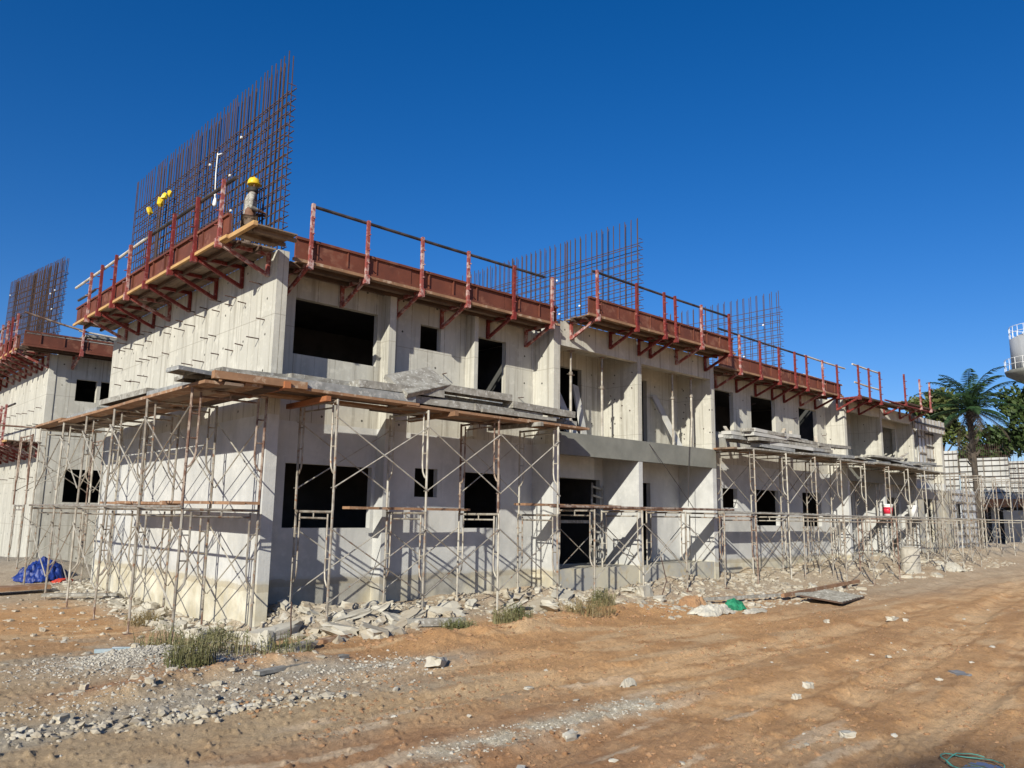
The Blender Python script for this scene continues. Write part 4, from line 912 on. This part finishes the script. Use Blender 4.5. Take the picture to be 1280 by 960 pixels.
# crumpled sheets: tarpaulin, netting, plastic
def crumple(name, label, cat, mat, x, y, rx, ry, h, seed, fold=.7, n=64, solid=True):
    gx = np.linspace(-1, 1, n); X, Y = np.meshgrid(gx, gx); rr = np.sqrt(X ** 2 + Y ** 2)
    Z = np.clip(1 - rr ** 1.6, 0, None) ** .7 * (.55 + .9 * fbm(X * 1.6 + seed, Y * 1.6, 3, seed)) + fold * (np.abs(fbm(X * 3.0, Y * 3.0 + seed, 3, seed + 4) - .5)) * sst(1.15, .7, rr) + .5 * fold * np.abs(fbm(X * 8 + seed, Y * 5, 2, seed + 6) - .5)
    edge = 1 + .7 * (fbm(X * 2.2, Y * 2.2, 3, seed + 9) - .5)
    vx = X * rx * edge; vy = Y * ry * edge
    gzz = gz(x + vx, y + vy); vz = gzz + .015 + Z * h - .05 * sst(.95, 1.25, rr)
    vs = np.stack([x + vx, y + vy, vz], -1).reshape(-1, 3).tolist()
    fs = [(i * n + j, i * n + j + 1, (i + 1) * n + j + 1, (i + 1) * n + j) for i in range(n - 1) for j in range(n - 1) if rr[i, j] < 1.12]
    o = solo(name, B().add(vs, fs), mat, label, cat, None, smooth=False)
    return o
crumple('tarpaulin', 'crumpled blue tarpaulin heap at the far left', 'tarpaulin', 'blue', -.95, 9.4, .5, .45, .36, 3)
crumple('red_sheet', 'strip of red sheet showing under the blue tarpaulin', 'sheet', worn('red_sheet', (.5, .06, .03), (.4, .04, .03), 4), -.62, 8.85, .22, .07, .06, 5)
crumple('netting', 'green netting bundle on the debris before the low scaffold', 'netting', 'green', 8.75, -3.0, .28, .22, .17, 7)
crumple('plastic_sheet', 'white plastic sheet crumpled left of the green netting', 'plastic', 'rubpale', 7.6, -3.25, .55, .28, .14, 9)
crumple('plastic_sheet', 'torn white sheet strip in front of the green netting', 'plastic', 'rubpale', 8.5, -3.6, .4, .12, .06, 12)
crumple('plastic_sheet', 'white cement bag remains below the far scaffold', 'plastic', 'rubpale', 23.5, -2.2, .6, .35, .2, 15)
crumple('clay_lump', 'rounded tan clay heap left of the green netting', 'clay', 'clod', 8.6, -2.1, .36, .25, .2, 17)
crumple('plastic_sheet', 'small pale plastic scrap in the wheel track', 'plastic', 'rubpale', 1.25, -6.3, .12, .05, .06, 19)
# drum, bucket
t = thing('concrete_drum', 'rough grey concrete drum standing before the far scaffold', 'drum', (21.3, -1.75, G(21.3, -1.75))); t.scale = (.78, .78, .8)
b = B().lathe([(.36, -.1), (.37, .1), (.365, .2), (.37, .3), (.35, .34), (.37, .38), (.365, .55), (.37, .7), (.36, .85), (.36, .92), (.30, .94), (.28, .8)], 26)
b.v = [(x * U(.93, 1.04), y * U(.93, 1.04), z + U(-.025, .025)) for x, y, z in b.v]; part('body', b, 'gravel', t)
part('rim_lump', B().lathe([(.2, .8), (.3, .98), (.1, 1.02)], 9, (-.05, 0, 0)), 'gravel', t)
def bucket(label, x, y, z, red):
    t = thing('bucket', label, 'bucket', (x, y, z))
    part('pail', B().lathe([(.14, 0), (.17, .40), (.18, .42)], 20), 'white', t, True)
    if red: part('label_band', B().lathe([(.153, .10), (.171, .34)], 20), 'redplastic', t, True)
    part('lid_rim', B().lathe([(.185, .40), (.19, .44), (.15, .45)], 20), 'white', t)
bucket('white bucket with a red band standing on the far mid level plank', 24.0, -.05, 1.87, True)
bucket('plain white bucket on the far mid level right of the red one', 26.3, -.05, 1.87, False)
# foreground strap and puddle
pts = [(1.05 + .25 * math.cos(a) * (1 - .03 * a), -9.78 + .16 * math.sin(a) * (1 + .05 * a)) for a in np.linspace(0, 11, 40)]
solo('strap_coil', B().tube([(x, y, G(x, y) + .03 + .012 * math.sin(i * .7)) for i, (x, y) in enumerate(pts)], .0045, 5), 'teal', 'loose coil of teal strap beside the puddle at lower right', 'strap')
s = NT('muddy_water', .06); s.base((.11, .075, .05)); s.b.inputs['Specular IOR Level'].default_value = .5
b = B(); n = 28; vs = [(1.0, -9.9, 0)] + [(1.0 + .42 * (1 + .2 * math.sin(3 * a)) * math.cos(a), -9.9 + .24 * (1 + .2 * math.cos(2 * a)) * math.sin(a), 0) for a in np.linspace(0, 2 * math.pi, n, endpoint=False)]
zc = G(1.0, -9.9) + .02
tag(obj('puddle', b.add([(x, y, zc) for x, y, _ in vs], [(0, i + 1, (i + 1) % n + 1) for i in range(n)]).mesh('puddle', s.m)), None, None, kind='structure')
for i, pp in enumerate([[(-.1, -1.2, .0), (-.15, -1.25, .3), (-.1, -1.15, .5)], [(8.6, -1.3, 0), (8.75, -1.35, .4), (8.7, -1.25, .9)]]):
    solo('bent_rebar', B().tube([(x, y, G(x, y) + z) for x, y, z in pp], .012, 5), 'rebar', ['bent bar sticking up from rubble at the corner', 'bent bar sticking up before the low scaffold'][i], 'rebar')

# ------------------------------------------------------------------ worker
def skin_mesh(name, verts, edges, radii, mat, root=0, sub=2):
    me = bpy.data.meshes.new(name + '_s'); me.from_pydata(verts, edges, []); o = bpy.data.objects.new(name + '_s', me); COL.objects.link(o)
    o.modifiers.new('s', 'SKIN'); sv = me.skin_vertices[0].data
    for i, r in enumerate(radii): sv[i].radius = (r, r) if not isinstance(r, tuple) else r
    for i in range(len(radii)): sv[i].use_root = (i == root)
    m = o.modifiers.new('u', 'SUBSURF'); m.levels = m.render_levels = sub
    dg = bpy.context.evaluated_depsgraph_get(); dg.update()
    res = bpy.data.meshes.new_from_object(o.evaluated_get(dg)); res.name = name; bpy.data.objects.remove(o)
    res.materials.clear(); res.materials.append(mat); res.polygons.foreach_set('use_smooth', [True] * len(res.polygons)); return res
wk = thing('person', 'worker in yellow hard hat and pale shirt standing behind the platform corner', 'person', (-.17, 1.12, 6.04), R(-20)); wk.scale = (.92, .92, .92)
# local: +x faces forward, z up; standing, both hands held together in front at the waist
V = [(0, 0, .92), (.01, 0, 1.10), (.02, 0, 1.28), (.02, 0, 1.40), (.04, 0, 1.48), (.055, 0, 1.58)]; E_ = [(0, 1), (1, 2), (2, 3), (3, 4), (4, 5)]; RR = [.135, .12, .135, .085, .055, .085]
for s in (-1, 1):
    i = len(V); V += [(.0, s * .09, .86), (.02, s * .11, .48), (-.01, s * .12, .09), (.14, s * .13, .03)]; E_ += [(0, i), (i, i + 1), (i + 1, i + 2), (i + 2, i + 3)]; RR += [.085, .06, .042, .038]
    i = len(V); V += [(.02, s * .185, 1.36), (.0, s * .23, 1.09), (.22, s * .10, 1.06)]; E_ += [(3, i), (i, i + 1), (i + 1, i + 2)]; RR += [.06, .045, .033]
    h = len(V) - 1
    for k, (dy, ln) in enumerate(((-.03, .075), (-.01, .085), (.012, .08), (.032, .065))):
        i = len(V); V += [(.27, s * .07 + dy, 1.06), (.27 + ln * .6, s * .06 + dy, 1.045), (.26 + ln * .7, s * .06 + dy, 1.015)]; E_ += [(h, i), (i, i + 1), (i + 1, i + 2)]; RR += [.012, .010, .009]
    i = len(V); V += [(.24, s * .04, 1.08), (.28, s * .015, 1.09)]; E_ += [(h, i), (i, i + 1)]; RR += [.012, .010]
obj('body', skin_mesh('body', V, E_, RR, M['skin']), wk)
sh = [(0, 0, .90), (.01, 0, 1.10), (.02, 0, 1.28), (.02, 0, 1.41)]; es = [(0, 1), (1, 2), (2, 3)]; rs = [.14, .125, .14, .09]
for s in (-1, 1): i = len(sh); sh += [(.02, s * .185, 1.36), (.0, s * .23, 1.09), (.16, s * .13, 1.065)]; es += [(3, i), (i, i + 1), (i + 1, i + 2)]; rs += [.068, .05, .042]
obj('shirt', skin_mesh('shirt', sh, es, rs, M['cloth']), wk)
tr = [(0, 0, .92)]; et = []; rt = [.145]
for s in (-1, 1): i = len(tr); tr += [(.0, s * .09, .84), (.02, s * .11, .48), (-.01, s * .12, .12)]; et += [(0, i), (i, i + 1), (i + 1, i + 2)]; rt += [.10, .075, .06]
obj('trousers', skin_mesh('trousers', tr, et, rt, M['trouser']), wk)
for s in (-1, 1): part('boot', B().lathe([(.05, 0), (.055, .06), (.045, .12)], 10, (-.01, s * .12, 0)).box(0, .2, s * .125 - .045, s * .125 + .045, 0, .06), 'hair', wk)
for s in (-1, 1): part('eye', B().lathe([(.004, -.006), (.011, 0), (.004, .006)], 6, (.135, s * .032, 1.605)), 'hair', wk)
part('mouth', B().box(.125, .14, -.028, .028, 1.535, 1.543), 'hair', wk)
part('nose', B().add([(.13, -.014, 1.565), (.13, .014, 1.565), (.165, 0, 1.565), (.133, 0, 1.605)], [(0, 1, 2), (0, 2, 3), (1, 3, 2), (0, 3, 1)]), 'skin', wk)
for s in (-1, 1): part('ear', B().lathe([(.008, -.03), (.016, 0), (.008, .03)], 6, (.05, s * .09, 1.58)), 'skin', wk)
part('neck_cloth', B().lathe([(.09, 1.44), (.112, 1.50), (.10, 1.56)], 14, (.035, 0, 0)), 'hair', wk, True)
hh = B().lathe([(.118, 1.635), (.121, 1.66), (.112, 1.71), (.085, 1.755), (.045, 1.775), (.01, 1.78)], 20, (.045, 0, 0)); hh.lathe([(.13, 1.628), (.142, 1.634), (.12, 1.642)], 20, (.06, 0, 0))
for s in (-.03, 0, .03): hh.tube([(-.045, s, 1.72), (.045, s, 1.787), (.135, s, 1.72)], .008, 5)
part('hard_hat', hh, 'yellow', wk, True)

# ------------------------------------------------------------------ light, sky, camera
Ld = Vector((1.85, 1.0, -1.02)).normalized(); el = math.asin(-Ld.z); az = math.atan2(-Ld.x, -Ld.y)
sun = bpy.data.lights.new('sun', 'SUN'); sun.energy = 4.8; sun.angle = R(.53); sun.color = (1, .965, .845)
so = bpy.data.objects.new('sun', sun); COL.objects.link(so); so.rotation_euler = Ld.to_track_quat('-Z', 'Y').to_euler()
w = bpy.data.worlds.new('World'); SC.world = w; w.use_nodes = True; nt = w.node_tree
bg = nt.nodes['Background']; sk = nt.nodes.new('ShaderNodeTexSky'); sk.sky_type = 'NISHITA'; sk.sun_disc = False
sk.sun_elevation = el; sk.sun_rotation = az; sk.altitude = 0; sk.air_density = 1.0; sk.dust_density = .3; sk.ozone_density = 4.0
hs = nt.nodes.new('ShaderNodeHueSaturation'); hs.inputs['Saturation'].default_value = 1.18; hs.inputs['Value'].default_value = 1.0
mx = nt.nodes.new('ShaderNodeMix'); mx.data_type = 'RGBA'; mx.blend_type = 'MULTIPLY'; mx.inputs[0].default_value = 1; mx.inputs[7].default_value = (1.0, .96, 1.16, 1)
h2 = nt.nodes.new('ShaderNodeHueSaturation'); h2.inputs['Saturation'].default_value = 1.11; h2.inputs['Value'].default_value = .97
nt.links.new(sk.outputs[0], hs.inputs['Color']); nt.links.new(hs.outputs[0], mx.inputs[6]); nt.links.new(mx.outputs[2], h2.inputs['Color']); nt.links.new(h2.outputs[0], bg.inputs[0]); bg.inputs[1].default_value = .075
F_, roll, yaw, pitch = 990.0, R(.845), R(47.1), R(9.45)
f = Vector((math.cos(pitch) * math.cos(yaw), math.cos(pitch) * math.sin(yaw), math.sin(pitch))); r = Vector((math.sin(yaw), -math.cos(yaw), 0)); u = r.cross(f)
r2 = r * math.cos(roll) + u * math.sin(roll); u2 = -r * math.sin(roll) + u * math.cos(roll)
cam = bpy.data.cameras.new('camera'); co = bpy.data.objects.new('camera', cam); COL.objects.link(co); SC.camera = co
co.matrix_world = Matrix(((r2.x, u2.x, -f.x, CAM[0]), (r2.y, u2.y, -f.y, CAM[1]), (r2.z, u2.z, -f.z, CAM[2]), (0, 0, 0, 1)))
cam.sensor_width = 36; cam.lens = 36 * F_ / 1280; cam.clip_start = .1; cam.clip_end = 6000
SC.view_settings.view_transform = 'Standard'; SC.view_settings.look = 'None'; SC.view_settings.exposure = .42; SC.view_settings.gamma = 1
SC.view_settings.use_curve_mapping = False
